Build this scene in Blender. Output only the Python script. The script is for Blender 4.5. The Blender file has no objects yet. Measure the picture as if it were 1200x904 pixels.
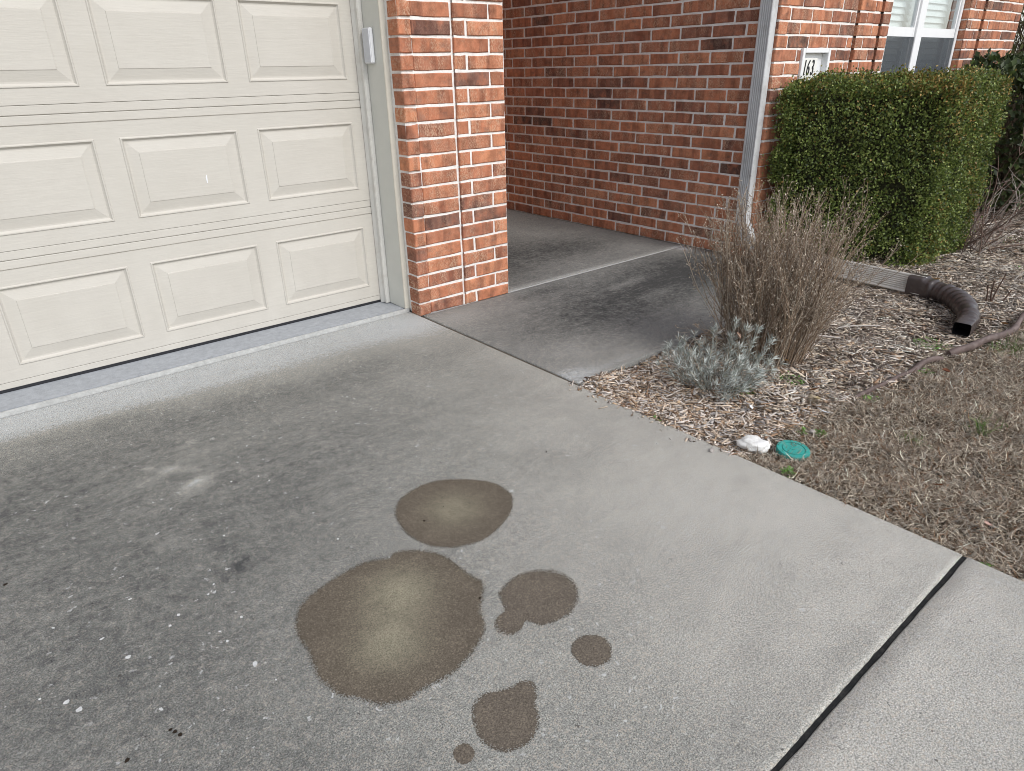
import bpy, bmesh, math, random
import numpy as np
from mathutils import Matrix, Vector
SC = bpy.context.scene
COL = SC.collection
R = math.radians

# ------------------------------------------------------------------ camera
cam = bpy.data.cameras.new('camera')
cam.sensor_width = 36.0
cam.lens = 796.372 / 1200 * 36
cam.clip_start, cam.clip_end = 0.02, 500
camo = bpy.data.objects.new('camera', cam)
COL.objects.link(camo)
cr, cu, cf = (0.76532261, -0.64338977, -0.0181908), (0.28433738, 0.31259893, 0.90633005), (0.57743706, 0.69880721, -0.42217879)
camo.matrix_world = Matrix(((cr[0], cu[0], -cf[0], -1.86793678), (cr[1], cu[1], -cf[1], -3.03589362), (cr[2], cu[2], -cf[2], 1.21322837), (0, 0, 0, 1)))
SC.camera = camo

# ------------------------------------------------------------------ sky, sun, exposure
SUN_DIR = Vector((0.10, -1.0, 0.95)).normalized()        # towards the sun
elev = math.asin(SUN_DIR.z)
azim = math.atan2(SUN_DIR.x, SUN_DIR.y)
wd = bpy.data.worlds.new('World')
SC.world = wd
wd.use_nodes = True
wn = wd.node_tree.nodes
sky = wn.new('ShaderNodeTexSky')
sky.sky_type = 'NISHITA'
sky.sun_disc = False
sky.sun_elevation = elev
sky.sun_rotation = azim
sky.air_density, sky.dust_density, sky.ozone_density = 1.0, 1.2, 1.5
bg = wn['Background']
bg.inputs['Strength'].default_value = 0.15
hs = wn.new('ShaderNodeHueSaturation')
hs.inputs['Saturation'].default_value = 0.42
wd.node_tree.links.new(sky.outputs[0], hs.inputs['Color'])
wd.node_tree.links.new(hs.outputs[0], bg.inputs['Color'])
sl = bpy.data.lights.new('sun', 'SUN')
sl.energy = 1.3
sl.angle = R(18)
sl.color = (1.0, 0.98, 0.945)
so = bpy.data.objects.new('sun', sl)
COL.objects.link(so)
so.rotation_euler = (-SUN_DIR).to_track_quat('-Z', 'Y').to_euler()
so.location = (2, -6, 8)
SC.view_settings.view_transform = 'Standard'
SC.view_settings.look = 'None'
SC.view_settings.exposure = 0.55
SC.view_settings.gamma = 1
SC.render.film_transparent = False
SC.cycles.use_denoising = True
SC.cycles.max_bounces = 6
SC.cycles.filter_width = 0.95
SC.cycles.transparent_max_bounces = 12

# ------------------------------------------------------------------ helpers
rng = np.random.default_rng(11)
rnd = random.Random(5)

def tag(o, label=None, cat=None, group=None, kind=None):
    if label: o['label'] = label
    if cat: o['category'] = cat
    if group: o['group'] = group
    if kind: o['kind'] = kind
    return o

def link(o, parent=None):
    COL.objects.link(o)
    if parent is not None: o.parent = parent
    return o

def empty(name, loc=(0, 0, 0), rz=0):
    o = bpy.data.objects.new(name, None)
    o.empty_display_size = 0.05
    o.location = loc; o.rotation_euler = (0, 0, rz)
    return link(o)

def mesh_np(name, V, F, mat=None, parent=None, cols=None, attrs=None, smooth=False):
    """V (n,3); F list/array of equal-length faces, or list of mixed faces"""
    me = bpy.data.meshes.new(name)
    V = np.asarray(V, np.float32)
    if isinstance(F, np.ndarray):
        k = F.shape[1]
        me.vertices.add(len(V)); me.vertices.foreach_set('co', V.ravel())
        me.loops.add(F.size); me.loops.foreach_set('vertex_index', F.astype(np.int32).ravel())
        me.polygons.add(len(F)); me.polygons.foreach_set('loop_start', np.arange(0, F.size, k, dtype=np.int32))
        me.update(calc_edges=True)
    else:
        me.from_pydata([tuple(map(float, v)) for v in V], [], F)
    if cols is not None:
        a = me.attributes.new('tint', 'FLOAT_COLOR', 'POINT')
        c = np.ones((len(V), 4), np.float32); c[:, :3] = cols
        a.data.foreach_set('color', c.ravel())
    for an, av in (attrs or {}).items():
        a = me.attributes.new(an, 'FLOAT', 'POINT')
        a.data.foreach_set('value', np.asarray(av, np.float32))
    if smooth: me.polygons.foreach_set('use_smooth', np.ones(len(me.polygons), bool))
    me.validate()
    o = bpy.data.objects.new(name, me)
    if mat: me.materials.append(mat)
    return link(o, parent)

class MB:
    """collects shapes into one mesh"""
    def __init__(s): s.bm = bmesh.new()
    def box(s, x0, x1, y0, y1, z0, z1, bev=0.0):
        b = bmesh.new()
        bmesh.ops.create_cube(b, size=1.0)
        for v in b.verts:
            v.co = Vector(((x0 + x1) / 2 + v.co.x * (x1 - x0), (y0 + y1) / 2 + v.co.y * (y1 - y0), (z0 + z1) / 2 + v.co.z * (z1 - z0)))
        if bev: bmesh.ops.bevel(b, geom=b.edges[:], offset=bev, segments=2, affect='EDGES', clamp_overlap=True)
        s.add(b); return s
    def add(s, b, M=None):
        if M is not None: bmesh.ops.transform(b, matrix=M, verts=b.verts)
        me = bpy.data.meshes.new('tmp'); b.to_mesh(me); b.free(); s.bm.from_mesh(me); bpy.data.meshes.remove(me)
        return s
    def prism(s, pts, d0, d1, axis='y'):
        """polygon pts (a,b) extruded along axis"""
        f = {'y': lambda a, b, d: (a, d, b), 'x': lambda a, b, d: (d, a, b), 'z': lambda a, b, d: (a, b, d)}[axis]
        lo = [s.bm.verts.new(f(a, b, d0)) for a, b in pts]; hi = [s.bm.verts.new(f(a, b, d1)) for a, b in pts]
        n = len(pts)
        s.bm.faces.new(lo); s.bm.faces.new(hi[::-1])
        for i in range(n): s.bm.faces.new((lo[i], hi[i], hi[(i + 1) % n], lo[(i + 1) % n]))
        return s
    def sweep(s, path, prof, cap=True, closed=True, up=Vector((0, 0, 1))):
        """profile [(a,b)] per path point (list or callable i -> list); a sideways, b up"""
        rows = []
        P = [Vector(p) for p in path]
        for i, p in enumerate(P):
            t = (P[min(i + 1, len(P) - 1)] - P[max(i - 1, 0)]).normalized()
            side = t.cross(up)
            if side.length < 1e-4: side = Vector((1, 0, 0))
            side.normalize(); u2 = side.cross(t)
            pr = prof(i) if callable(prof) else prof
            rows.append([s.bm.verts.new(p + side * a + u2 * b) for a, b in pr])
        n = len(rows[0])
        for i in range(len(rows) - 1):
            for j in range(n if closed else n - 1):
                s.bm.faces.new((rows[i][j], rows[i][(j + 1) % n], rows[i + 1][(j + 1) % n], rows[i + 1][j]))
        if cap:
            s.bm.faces.new(rows[0][::-1]); s.bm.faces.new(rows[-1])
        return s
    def build(s, name, mat, parent=None, smooth=None, fixn=True):
        if fixn: bmesh.ops.recalc_face_normals(s.bm, faces=s.bm.faces)
        me = bpy.data.meshes.new(name)
        if smooth is not None:
            for f in s.bm.faces: f.smooth = True
        s.bm.to_mesh(me); s.bm.free()
        if smooth is not None and smooth < 180:
            me.set_sharp_from_angle(angle=R(smooth))
        me.materials.append(mat)
        return link(bpy.data.objects.new(name, me), parent)

# node helpers -----------------------------------------------------
class G:
    def __init__(s, name):
        s.m = bpy.data.materials.new(name); s.m.use_nodes = True
        s.nt = s.m.node_tree; s.p = s.nt.nodes['Principled BSDF']; s.out = s.nt.nodes['Material Output']
    def n(s, typ, ins=None, **props):
        nd = s.nt.nodes.new('ShaderNode' + typ)
        for k, v in props.items(): setattr(nd, k, v)
        for k, v in (ins or {}).items(): s.set(nd, k, v)
        return nd
    def set(s, nd, k, v):
        if isinstance(v, bpy.types.NodeSocket): s.nt.links.new(v, nd.inputs[k])
        else: nd.inputs[k].default_value = v
    def math(s, op, a, b=0.0, clamp=False):
        nd = s.n('Math', operation=op, use_clamp=clamp); s.set(nd, 0, a); s.set(nd, 1, b); return nd.outputs[0]
    def mix(s, f, a, b, mode='MIX'):
        nd = s.n('MixRGB', blend_type=mode)
        s.set(nd, 0, f)
        for i, v in ((1, a), (2, b)): s.set(nd, i, v if isinstance(v, bpy.types.NodeSocket) else (*v, 1))
        return nd.outputs[0]
    def noise(s, vec, scale, detail=4, rough=0.55, dist=0.0):
        nd = s.n('TexNoise', {'Vector': vec, 'Scale': scale, 'Detail': detail, 'Roughness': rough, 'Distortion': dist}); return nd.outputs['Fac']
    def ramp(s, f, stops, interp='LINEAR'):
        nd = s.n('ValToRGB', {0: f}); cr_ = nd.color_ramp; cr_.interpolation = interp
        while len(cr_.elements) < len(stops): cr_.elements.new(0.5)
        for e, (p, c) in zip(cr_.elements, stops):
            e.position = p; e.color = (*c, 1) if not isinstance(c, (int, float)) else (c, c, c, 1)
        return nd.outputs[0]
    def mapr(s, f, a, b, c=0.0, d=1.0):
        nd = s.n('MapRange', {0: f, 1: a, 2: b, 3: c, 4: d}); nd.clamp = True; return nd.outputs[0]
    def obj(s): return s.n('TexCoord').outputs['Object']
    def mapping(s, vec, scale=(1, 1, 1), loc=None):
        nd = s.n('Mapping', {'Vector': vec, 'Scale': scale})
        if loc is not None: s.set(nd, 'Location', loc)
        return nd.outputs[0]
    def attr(s, name): return s.n('Attribute', attribute_name=name)
    def bump(s, h, strength, dist):
        nd = s.n('Bump', {'Height': h, 'Strength': strength, 'Distance': dist}); s.nt.links.new(nd.outputs[0], s.p.inputs['Normal']); return nd
    def base(s, c, rough=0.7, spec=0.3, metal=0.0):
        s.set(s.p, 'Base Color', c if isinstance(c, bpy.types.NodeSocket) else (*c, 1))
        s.set(s.p, 'Roughness', rough); s.set(s.p, 'Specular IOR Level', spec); s.set(s.p, 'Metallic', metal)
        return s.m

def mat_concrete(name, light=(.236, .236, .215), light2=(.305, .302, .274), dark=(.066, .067, .066), speck=1.0):
    g = G(name); o = g.obj()
    big = g.noise(o, 2.6, 6, .6); mid = g.noise(o, 11, 8, .72); fine = g.noise(o, 330, 3, .65)
    grit = g.noise(o, 120, 3, .7); streak = g.noise(g.mapping(o, (9, 26, 1)), 1.0, 2, .5)
    d = g.attr('dirt').outputs['Fac']
    crust = g.noise(o, 42, 6, .68)
    pv = g.math('ADD', g.math('MULTIPLY', mid, .85), g.math('ADD', g.math('MULTIPLY', crust, 1.35), g.math('ADD', g.math('MULTIPLY', streak, .45), g.math('MULTIPLY', g.noise(o, 95, 4, .75), .55))))
    pos = g.math('MAXIMUM', d, 0.0)
    nz = g.math('SUBTRACT', pv, 1.60)
    k = g.math('ADD', g.math('MULTIPLY', pos, 1.02), g.math('MULTIPLY', nz, g.math('ADD', .52, g.math('MULTIPLY', pos, .85))))
    eff = g.mapr(k, -.10, 1.12, 0, 1)
    fl2 = g.noise(o, 75, 5, .75)
    bloom = g.mapr(g.math('ADD', g.math('MAXIMUM', g.math('MULTIPLY', d, -1.0), 0.0), g.math('MULTIPLY', g.math('SUBTRACT', g.math('ADD', crust, fl2), 1.0), 1.1)), .02, .42, 0, .75)
    sand = g.attr('sand').outputs['Fac']
    base = g.mix(g.math('MULTIPLY', sand, g.mapr(g.math('ADD', crust, big), .75, 1.25, .55, 1.0)), g.mix(g.mapr(big, .32, .68), light, light2), (.52, .495, .445))
    warm = g.mix(g.mapr(g.noise(o, 60, 4),   .48, .75, 0, .42), base, (.45, .42, .37))
    c = g.mix(g.math('MULTIPLY', bloom, g.mapr(d, .02, -.12, 0, .88)), warm, (.53, .55, .56))
    c = g.mix(eff, c, dark)
    c = g.mix(g.math('MULTIPLY', g.mapr(fl2, .57, .70), g.math('MULTIPLY', g.math('MINIMUM', pos, .6), .55)), c, (.30, .295, .285))
    c = g.mix(1.0, c, g.ramp(fine, [(.28, .34), (.5, 1.0), (.74, 1.75)]), 'MULTIPLY')
    c = g.mix(1.0, c, g.ramp(g.noise(o, 165, 3, .7), [(.30, .74), (.5, 1.0), (.70, 1.26)]), 'MULTIPLY')
    gr = g.n('SeparateColor', {0: g.n('TexVoronoi', {'Vector': o, 'Scale': 300.0}).outputs['Color']}).outputs[0]
    keep = g.math('SUBTRACT', 1.0, g.math('MULTIPLY', eff, .95))
    c = g.mix(g.math('MULTIPLY', g.mapr(gr, .76, .92, 0, .50), keep), c, (.52, .445, .36))
    c = g.mix(g.mapr(gr, .14, .02, 0, .45), c, (.09, .085, .08))
    # pale lime specks and scuffs of several sizes
    wob = g.n('VectorMath', {0: g.n('TexNoise', {'Vector': o, 'Scale': 55.0}).outputs['Color'], 1: (.035, .035, .035)}, operation='MULTIPLY')
    ow = g.n('VectorMath', {0: o, 1: wob.outputs[0]}, operation='ADD').outputs[0]
    zone = g.mapr(g.noise(o, 3.3, 3, .5), .35, .62, .15, 1.0)
    for sc, th, w in ((6.0, .11, .85), (17.0, .19, .8), (44.0, .27, .7)):
        v2 = g.n('TexVoronoi', {'Vector': ow, 'Scale': sc})
        cc = g.n('SeparateColor', {0: v2.outputs['Color']})
        sz = g.math('MULTIPLY', g.math('MULTIPLY', cc.outputs[2], cc.outputs[2]), th)
        m = g.math('MULTIPLY', g.mapr(g.math('SUBTRACT', sz, v2.outputs['Distance']), -.012, .02), g.mapr(cc.outputs[1], .42, .46))
        m = g.math('MULTIPLY', m, g.mapr(g.noise(o, 160, 2, .6), .38, .55))
        c = g.mix(g.math('MULTIPLY', g.math('MULTIPLY', m, zone), w * speck), c, (.60, .60, .59))
    # scattered dark pits
    vp = g.n('TexVoronoi', {'Vector': ow, 'Scale': 34.0}); cp = g.n('SeparateColor', {0: vp.outputs['Color']})
    pit = g.math('MULTIPLY', g.math('LESS_THAN', vp.outputs['Distance'], g.math('MULTIPLY', cp.outputs[1], .13)), g.math('GREATER_THAN', cp.outputs[0], .84))
    c = g.mix(g.math('MULTIPLY', pit, .75), c, (.05, .045, .04))
    g.bump(g.math('SUBTRACT', g.math('ADD', g.math('MULTIPLY', fine, .6), g.math('MULTIPLY', grit, .7)), pit), .42, .002)
    return g.base(c, .9, .2)

def mat_brick(name):
    g = G(name)
    oi = g.n('ObjectInfo'); r = oi.outputs['Random']
    r2 = g.math('FRACT', g.math('MULTIPLY', r, 7.317)); r3 = g.math('FRACT', g.math('MULTIPLY', r, 23.71))
    o = g.obj()
    off = g.n('CombineXYZ', {0: g.math('MULTIPLY', r, 91.0), 1: g.math('MULTIPLY', r2, 37.0), 2: g.math('MULTIPLY', r3, 53.0)}).outputs[0]
    v = g.n('VectorMath', {0: o, 1: off}, operation='ADD').outputs[0]
    body = g.ramp(r, [(0, (.56, .235, .125)), (.22, (.50, .20, .108)), (.46, (.44, .175, .098)), (.68, (.365, .15, .09)), (.87, (.28, .12, .080)), (.965, (.205, .10, .073)), (.995, (.13, .075, .058))], 'LINEAR')
    redm = g.math('MULTIPLY', g.mapr(g.noise(g.mapping(v, (11, .3, 9)), 1.0, 4, .65), .46, .60), .62)
    body = g.mix(redm, body, (.44, .165, .092))
    grym = g.math('MULTIPLY', g.mapr(g.noise(g.mapping(v, (9, .3, 14)), 1.3, 4, .65), .56, .68), .50)
    body = g.mix(grym, body, (.22, .135, .105))
    cloud = g.noise(v, 22, 4, .6)
    c = g.mix(1.0, body, g.ramp(cloud, [(.28, .66), (.5, 1.0), (.75, 1.28)]), 'MULTIPLY')
    # vertical wire-cut bands along the length
    bands = g.noise(g.mapping(v, (15, .2, 1.2)), 1.0, 2, .5)
    bandc = g.mix(g.mapr(bands, .50, .58, 0, .75), c, g.mix(1.0, c, (.60, .60, .64), 'MULTIPLY'))
    # pale sand flecks stretched upright
    fl = g.noise(g.mapping(v, (310, 60, 95)), 1.0, 3, .65)
    patch = g.noise(g.mapping(v, (17, .3, 5)), 1.0, 3, .6)
    amt = g.math('MULTIPLY', g.mapr(patch, .36, .58), g.mapr(r2, .15, .65, .28, 1.0))
    flm = g.math('MULTIPLY', g.mapr(fl, .47, .60), amt)
    c2 = g.mix(g.math('MULTIPLY', flm, .62), bandc, (.66, .47, .325))
    pits = g.noise(v, 260, 2, .6)
    c3 = g.mix(g.mapr(pits, .33, .26, 0, .75), c2, (.055, .035, .028))
    # mortar smears near some edges
    sm = g.noise(v, 60, 4, .7)
    c4 = g.mix(g.mapr(sm, .74, .82, 0, .22), c3, (.52, .46, .41))
    g.bump(g.math('ADD', g.math('MULTIPLY', fl, .6), g.math('ADD', pits, cloud)), .5, .003)
    return g.base(c4, .88, .2)

def mat_simple(name, c, rough=.6, spec=.35, var=.12, vs=20, bump=0.0, bs=120, bd=.002, metal=0.0, dirt=None, ds=6):
    g = G(name); o = g.obj(); nz = g.noise(o, vs, 5, .6)
    cc = g.mix(1.0, c, g.ramp(nz, [(.25, 1 - var), (.75, 1 + var)]), 'MULTIPLY')
    if dirt: cc = g.mix(g.mapr(g.noise(o, ds, 6, .65), .52, .72, 0, .6), cc, dirt)
    if bump: g.bump(g.noise(o, bs, 4, .6), bump, bd)
    return g.base(cc, rough, spec, metal)

def mat_tint(name, rough=.6, spec=.25, trans=0.0, var=.0):
    g = G(name); a = g.attr('tint').outputs['Color']
    if var: a = g.mix(1.0, a, g.ramp(g.noise(g.obj(), 90, 3), [(.25, 1 - var), (.75, 1 + var)]), 'MULTIPLY')
    g.base(a, rough, spec)
    if trans:
        t = g.n('BsdfTranslucent', {'Color': a}); mx = g.n('MixShader', {0: trans})
        g.nt.links.new(g.p.outputs[0], mx.inputs[1]); g.nt.links.new(t.outputs[0], mx.inputs[2]); g.nt.links.new(mx.outputs[0], g.out.inputs[0])
    return g.m

def mat_door():
    g = G('door_paint'); o = g.obj()
    gr = g.noise(g.mapping(o, (9, 30, 130)), 1.0, 4, .65)
    gr2 = g.noise(g.mapping(o, (30, 30, 420)), 1.0, 2, .6)
    big = g.noise(o, 3.5, 5, .6)
    c = g.mix(g.mapr(big, .3, .75), (.555, .526, .472), (.52, .49, .436))
    c = g.mix(1.0, c, g.ramp(gr, [(.3, .965), (.7, 1.03)]), 'MULTIPLY')
    # grime that creeps up from the bottom edge: thin dust film
    dust = g.math('MULTIPLY', g.mapr(g.n('SeparateXYZ', {0: o}).outputs[2], .0, .55, .45, 0), g.mapr(g.noise(g.mapping(o, (5, 1, 2)), 2.0, 5), .35, .7))
    c = g.mix(dust, c, (.46, .43, .385))
    g.bump(g.math('ADD', gr, g.math('MULTIPLY', gr2, .6)), .30, .0022)
    return g.base(c, .55, .35)

M = {}
M['brick'] = mat_brick('fired_clay_brick')
M['mortar'] = mat_simple('mortar', (.82, .785, .745), .95, .1, .12, 60, .7, 180, .004, dirt=(.73, .685, .64), ds=14)
M['concrete'] = mat_concrete('driveway_concrete')
M['walk'] = mat_concrete('walkway_concrete', (.215, .215, .203), (.28, .278, .262), (.052, .052, .050), .45)
M['sill'] = mat_simple('threshold_concrete', (.36, .375, .395), .85, .2, .16, 40, .5, 200, .002)
M['lip'] = mat_simple('threshold_lip_concrete', (.47, .47, .455), .9, .2, .2, 50, .6, 160, .003, dirt=(.30, .30, .29), ds=22)
M['door'] = mat_door()
M['trim'] = mat_simple('trim_paint', (.62, .615, .56), .5, .35, .05, 6, .15, 60, .002)
M['trim_edge'] = mat_simple('trim_edge_paint', (.66, .625, .54), .5, .35, .05, 6)
M['vinyl'] = mat_simple('weatherstrip_vinyl', (.66, .645, .60), .5, .4, .06, 8, dirt=(.50, .46, .40), ds=9)
M['rubber'] = mat_simple('black_rubber', (.018, .018, .022), .6, .4, .2, 40)
M['white_plastic'] = mat_simple('white_plastic', (.74, .745, .76), .4, .4, .03, 10)
M['alu'] = mat_simple('painted_aluminium', (.56, .565, .565), .42, .5, .08, 12, dirt=(.30, .29, .27), ds=10)
M['beige_alu'] = mat_simple('beige_painted_aluminium', (.58, .555, .51), .42, .45, .05, 14, dirt=(.46, .43, .39), ds=12)
M['brown_plastic'] = mat_simple('brown_corrugated_plastic', (.060, .046, .043), .34, .5, .2, 16, dirt=(.11, .09, .082), ds=14)
M['pipe_shade'] = mat_simple('painted_pipe_shade', (.01, .009, .009), .9, .1)  # near-black paint for the shade inside the drain elbow
M['joint_black'] = mat_simple('black_joint_filler', (.016, .016, .016), .85, .2, .4, 70, .9, 90, .006, dirt=(.06, .055, .05), ds=35)
M['joint_wood'] = mat_simple('old_fibre_joint', (.10, .078, .056), .9, .1, .4, 40, .8, 120, .004)
M['window_white'] = mat_simple('window_vinyl', (.80, .80, .80), .4, .4, .03, 10)
M['soil'] = mat_simple('dark_soil', (.085, .066, .05), .95, .1, .4, 30, .8, 60, .012)
M['lawn_soil'] = mat_simple('lawn_thatch', (.10, .078, .056), .95, .1, .5, 40, .9, 90, .012)
M['field'] = mat_simple('dormant_lawn', (.21, .17, .115), .95, .1, .35, 3, .8, 70, .01, dirt=(.12, .12, .06), ds=2)
M['leaf'] = mat_tint('leaf', .45, .35, .22)
M['dryleaf'] = mat_tint('dry_foliage', .85, .1, .12)
M['twig'] = mat_tint('twig', .85, .12)
M['chip'] = mat_tint('wood_chip', .85, .12, 0, .18)
M['silver'] = mat_tint('silver_foliage', .75, .15, .15)
M['number'] = mat_simple('black_paint', (.02, .02, .022), .5, .3)
M['plate'] = mat_simple('number_plate', (.80, .79, .74), .5, .3, .05)
M['soffit'] = mat_simple('soffit_paint', (.66, .64, .58), .6, .3, .05)
M['roof'] = mat_simple('roof_shingle', (.16, .14, .125), .9, .1, .35, 30, .8, 60, .01)
M['rubber_edge'] = mat_simple('weathered_edging_plastic', (.125, .090, .080), .65, .3, .35, 14, .4, 80, .003, dirt=(.26, .21, .19), ds=18)

def mat_glass():
    g = G('window_glass')
    gl = g.n('BsdfGlossy', {'Color': (1, 1, 1, 1), 'Roughness': .01}); tr = g.n('BsdfTransparent', {'Color': (.93, .96, .96, 1)})
    lw = g.n('LayerWeight', {'Blend': .5}); fr = g.math('ADD', .10, g.math('MULTIPLY', g.math('POWER', lw.outputs['Facing'], 3.0), .75), True); mx = g.n('MixShader', {0: fr})
    g.nt.links.new(tr.outputs[0], mx.inputs[1]); g.nt.links.new(gl.outputs[0], mx.inputs[2]); g.nt.links.new(mx.outputs[0], g.out.inputs[0])
    return g.m
M['glass'] = mat_glass()
def mat_screen():
    g = G('insect_screen'); g.base((.10, .11, .12), .8, .1)
    tr = g.n('BsdfTransparent'); mx = g.n('MixShader', {0: .55})
    g.nt.links.new(tr.outputs[0], mx.inputs[1]); g.nt.links.new(g.p.outputs[0], mx.inputs[2]); g.nt.links.new(mx.outputs[0], g.out.inputs[0])
    return g.m
M['screen'] = mat_screen()

# ------------------------------------------------------------------ ground, driveway, walkway
def grid_mesh(xs, ys, z):
    X, Y = np.meshgrid(xs, ys)
    V = np.stack([X.ravel(), Y.ravel(), (np.full(X.size, z) if np.isscalar(z) else z(X, Y).ravel())], 1)
    nx, ny = len(xs), len(ys)
    i = (np.arange(ny - 1)[:, None] * nx + np.arange(nx - 1)[None, :]).ravel()
    return V, np.stack([i, i + 1, i + nx + 1, i + nx], 1)

gV, gF = grid_mesh(np.linspace(-120, 120, 9), np.linspace(-120, 120, 9), -0.12)
tag(mesh_np('ground', gV, gF, M['field']), 'dormant brown lawn stretching beyond the garden', None, None, 'structure')

def gauss(X, Y, blobs):
    D = np.zeros_like(X)
    for x, y, rx, ry, rot, a in blobs:
        c, s = math.cos(rot), math.sin(rot)
        u = ((X - x) * c + (Y - y) * s) / rx; v = (-(X - x) * s + (Y - y) * c) / ry
        D += a * np.exp(-(u * u + v * v))
    return D

DIRT = [  # mildew and traffic grime (plus) and pale bloom (minus) on the driveway: x, y, radii, turn, amount
    (-1.95, -.55, .75, .34, 0, .40), (-1.75, -1.20, .68, .66, .3, .36), (-2.0, -1.80, .60, .55, 0, .38), (-1.16, -.43, .45, .12, .05, .36), (-1.66, -.25, .36, .09, -.1, .32),
    (-.64, -.47, .36, .11, .35, .34), (-.42, -1.00, .24, .16, .3, .12), (-1.51, -1.42, .05, .025, .5, .45), (-1.05, -1.05, .45, .30, .2, .20), (-.9, -.80, .6, .28, .3, .18),
    (-.25, -.55, .30, .13, .2, .20), (-1.46, -.90, .06, .030, .4, -.50), (-1.53, -.77, .11, .025, .4, -.42), (-1.28, -.70, .18, .03, .3, -.14), (-1.15, .03, 1.2, .22, 0, -.52), (-.15, -.10, .26, .22, 0, -.34), (-2.2, .02, .6, .25, 0, -.35),
    (-2.6, -.8, .7, .6, 0, .40), (-3.6, -1.0, .9, .7, 0, .35), (-.15, -1.25, .14, .5, 0, .10), (-.42, -2.0, .42, .55, .5, -.12), (-1.72, -2.3, .35, .3, 0, .10), (-.9, -1.5, .9, .7, 0, .10), (-1.1, -.13, .8, .06, 0, -.10), (-1.3, -1.25, .5, .5, 0, .08),
    (-.13, -2.08, .07, .035, .4, .20), (-.30, -1.62, .16, .07, .5, .14), (-.55, -1.55, .20, .08, -.3, .12), (-.62, -2.05, .10, .05, .2, .10), (-.20, -2.45, .14, .06, .1, .10), (-.75, -2.5, .16, .07, .3, .12), (-.95, -2.55, .10, .05, 0, .14), (-.05, -1.75, .05, .30, 0, .12), (-.38, -2.25, .06, .03, .2, .14), (-1.05, -2.62, .5, .05, 0, .10), (-.6, -2.64, .5, .03, 0, .12)]
def slab(name, x0, x1, y0, y1, mat, parent, dirtf, step=.012, sandf=None, depth=.11, bev=.004, label=None, wave=0.0):
    xs = np.concatenate([[x0], np.linspace(x0 + bev, x1 - bev, max(3, int((x1 - x0) / step))), [x1]])
    ys = np.concatenate([[y0], np.linspace(y0 + bev, y1 - bev, max(3, int((y1 - y0) / step))), [y1]])
    V, F = grid_mesh(xs, ys, 0.0)
    edge = (V[:, 0] == x0) | (V[:, 0] == x1) | (V[:, 1] == y0) | (V[:, 1] == y1)
    V[edge, 2] = -bev * .8
    ex = np.cumsum(rng.normal(0, 1, len(V))); ex = rng.normal(0, .0009, len(V)) + .0007 * np.sin(V[:, 0] * 61 + V[:, 1] * 47) + .0006 * np.sin(V[:, 0] * 173 + V[:, 1] * 139)
    V[V[:, 1] == y0, 1] += np.abs(ex[V[:, 1] == y0]); V[V[:, 1] == y1, 1] -= np.abs(ex[V[:, 1] == y1]); V[V[:, 0] == x1, 0] -= np.abs(ex[V[:, 0] == x1])
    if wave:   # chipped edges
        jit = rng.normal(0, wave, len(V)); V[edge, 2] -= np.abs(jit[edge])
    d = dirtf(V[:, 0], V[:, 1]); sd = np.clip(sandf(V[:, 0], V[:, 1]), 0, 1) if sandf else 0 * d
    nx, ny = len(xs), len(ys)
    ring = np.concatenate([np.arange(nx), nx * np.arange(1, ny) + nx - 1, (ny - 1) * nx + np.arange(nx - 2, -1, -1), nx * np.arange(ny - 2, 0, -1)])
    low = V[ring].copy(); low[:, 2] = -depth
    n0 = len(V); k = len(ring); j = np.arange(k)
    side = np.stack([ring[j], n0 + j, n0 + (j + 1) % k, ring[(j + 1) % k]], 1)
    o = mesh_np(name, np.vstack([V, low]), np.vstack([F, side]), mat, parent, attrs={'dirt': np.concatenate([d, d[ring] + .15]), 'sand': np.concatenate([sd, sd[ring]])})
    if label: o['label'] = label
    return o

drive = tag(empty('driveway'), 'grey concrete driveway with mildew and oil stains', None, None, 'structure')
def spalls(X, Y):          # worn pale patches with a clear outline
    D = np.zeros_like(X)
    for x, y, rx, ry, rot, a in ((-1.470, -.932, .064, .046, .45, -.34), (-1.49, -.775, .11, .022, -.75, -.30), (-1.555, -.70, .03, .018, .3, -.25), (-1.63, -1.18, .035, .022, .3, -.22), (-1.40, -.62, .05, .016, .4, -.25), (-1.30, -.50, .03, .012, .2, -.25), (-1.05, -.38, .05, .014, .5, -.2)):
        c, s_ = math.cos(rot), math.sin(rot)
        u = ((X - x) * c + (Y - y) * s_) / rx; v = (-(X - x) * s_ + (Y - y) * c) / ry
        r_ = np.sqrt(u * u + v * v) + .10 * np.sin(7 * np.arctan2(v, u) + x * 40)
        D += a / (1 + np.exp((r_ - 1) * 14))
    return D
sandf = lambda X, Y: .80 / (1 + np.exp(-((X + .55) * 3.2 + (-Y - 1.75) * 1.7) * 1.6))
slab('concrete_slab', -5.2, 0.0, -2.679, .100, M['concrete'], drive, lambda X, Y: gauss(X, Y, DIRT) + .03 + spalls(X, Y), label='large weathered concrete slab before the garage door', wave=.001, sandf=sandf)
slab('concrete_slab', -5.2, 0.0, -6.4, -2.6895, M['concrete'], drive, lambda X, Y: gauss(X, Y, DIRT) * .2 - .04, .05, label='cleaner concrete slab beyond the black joint', sandf=lambda X, Y: .85 + 0 * X)
jm = MB(); jm.box(-5.2, -.002, -2.6900, -2.6786, -.1, -.0045); jm.build('expansion_joint', M['joint_black'], drive)

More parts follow.
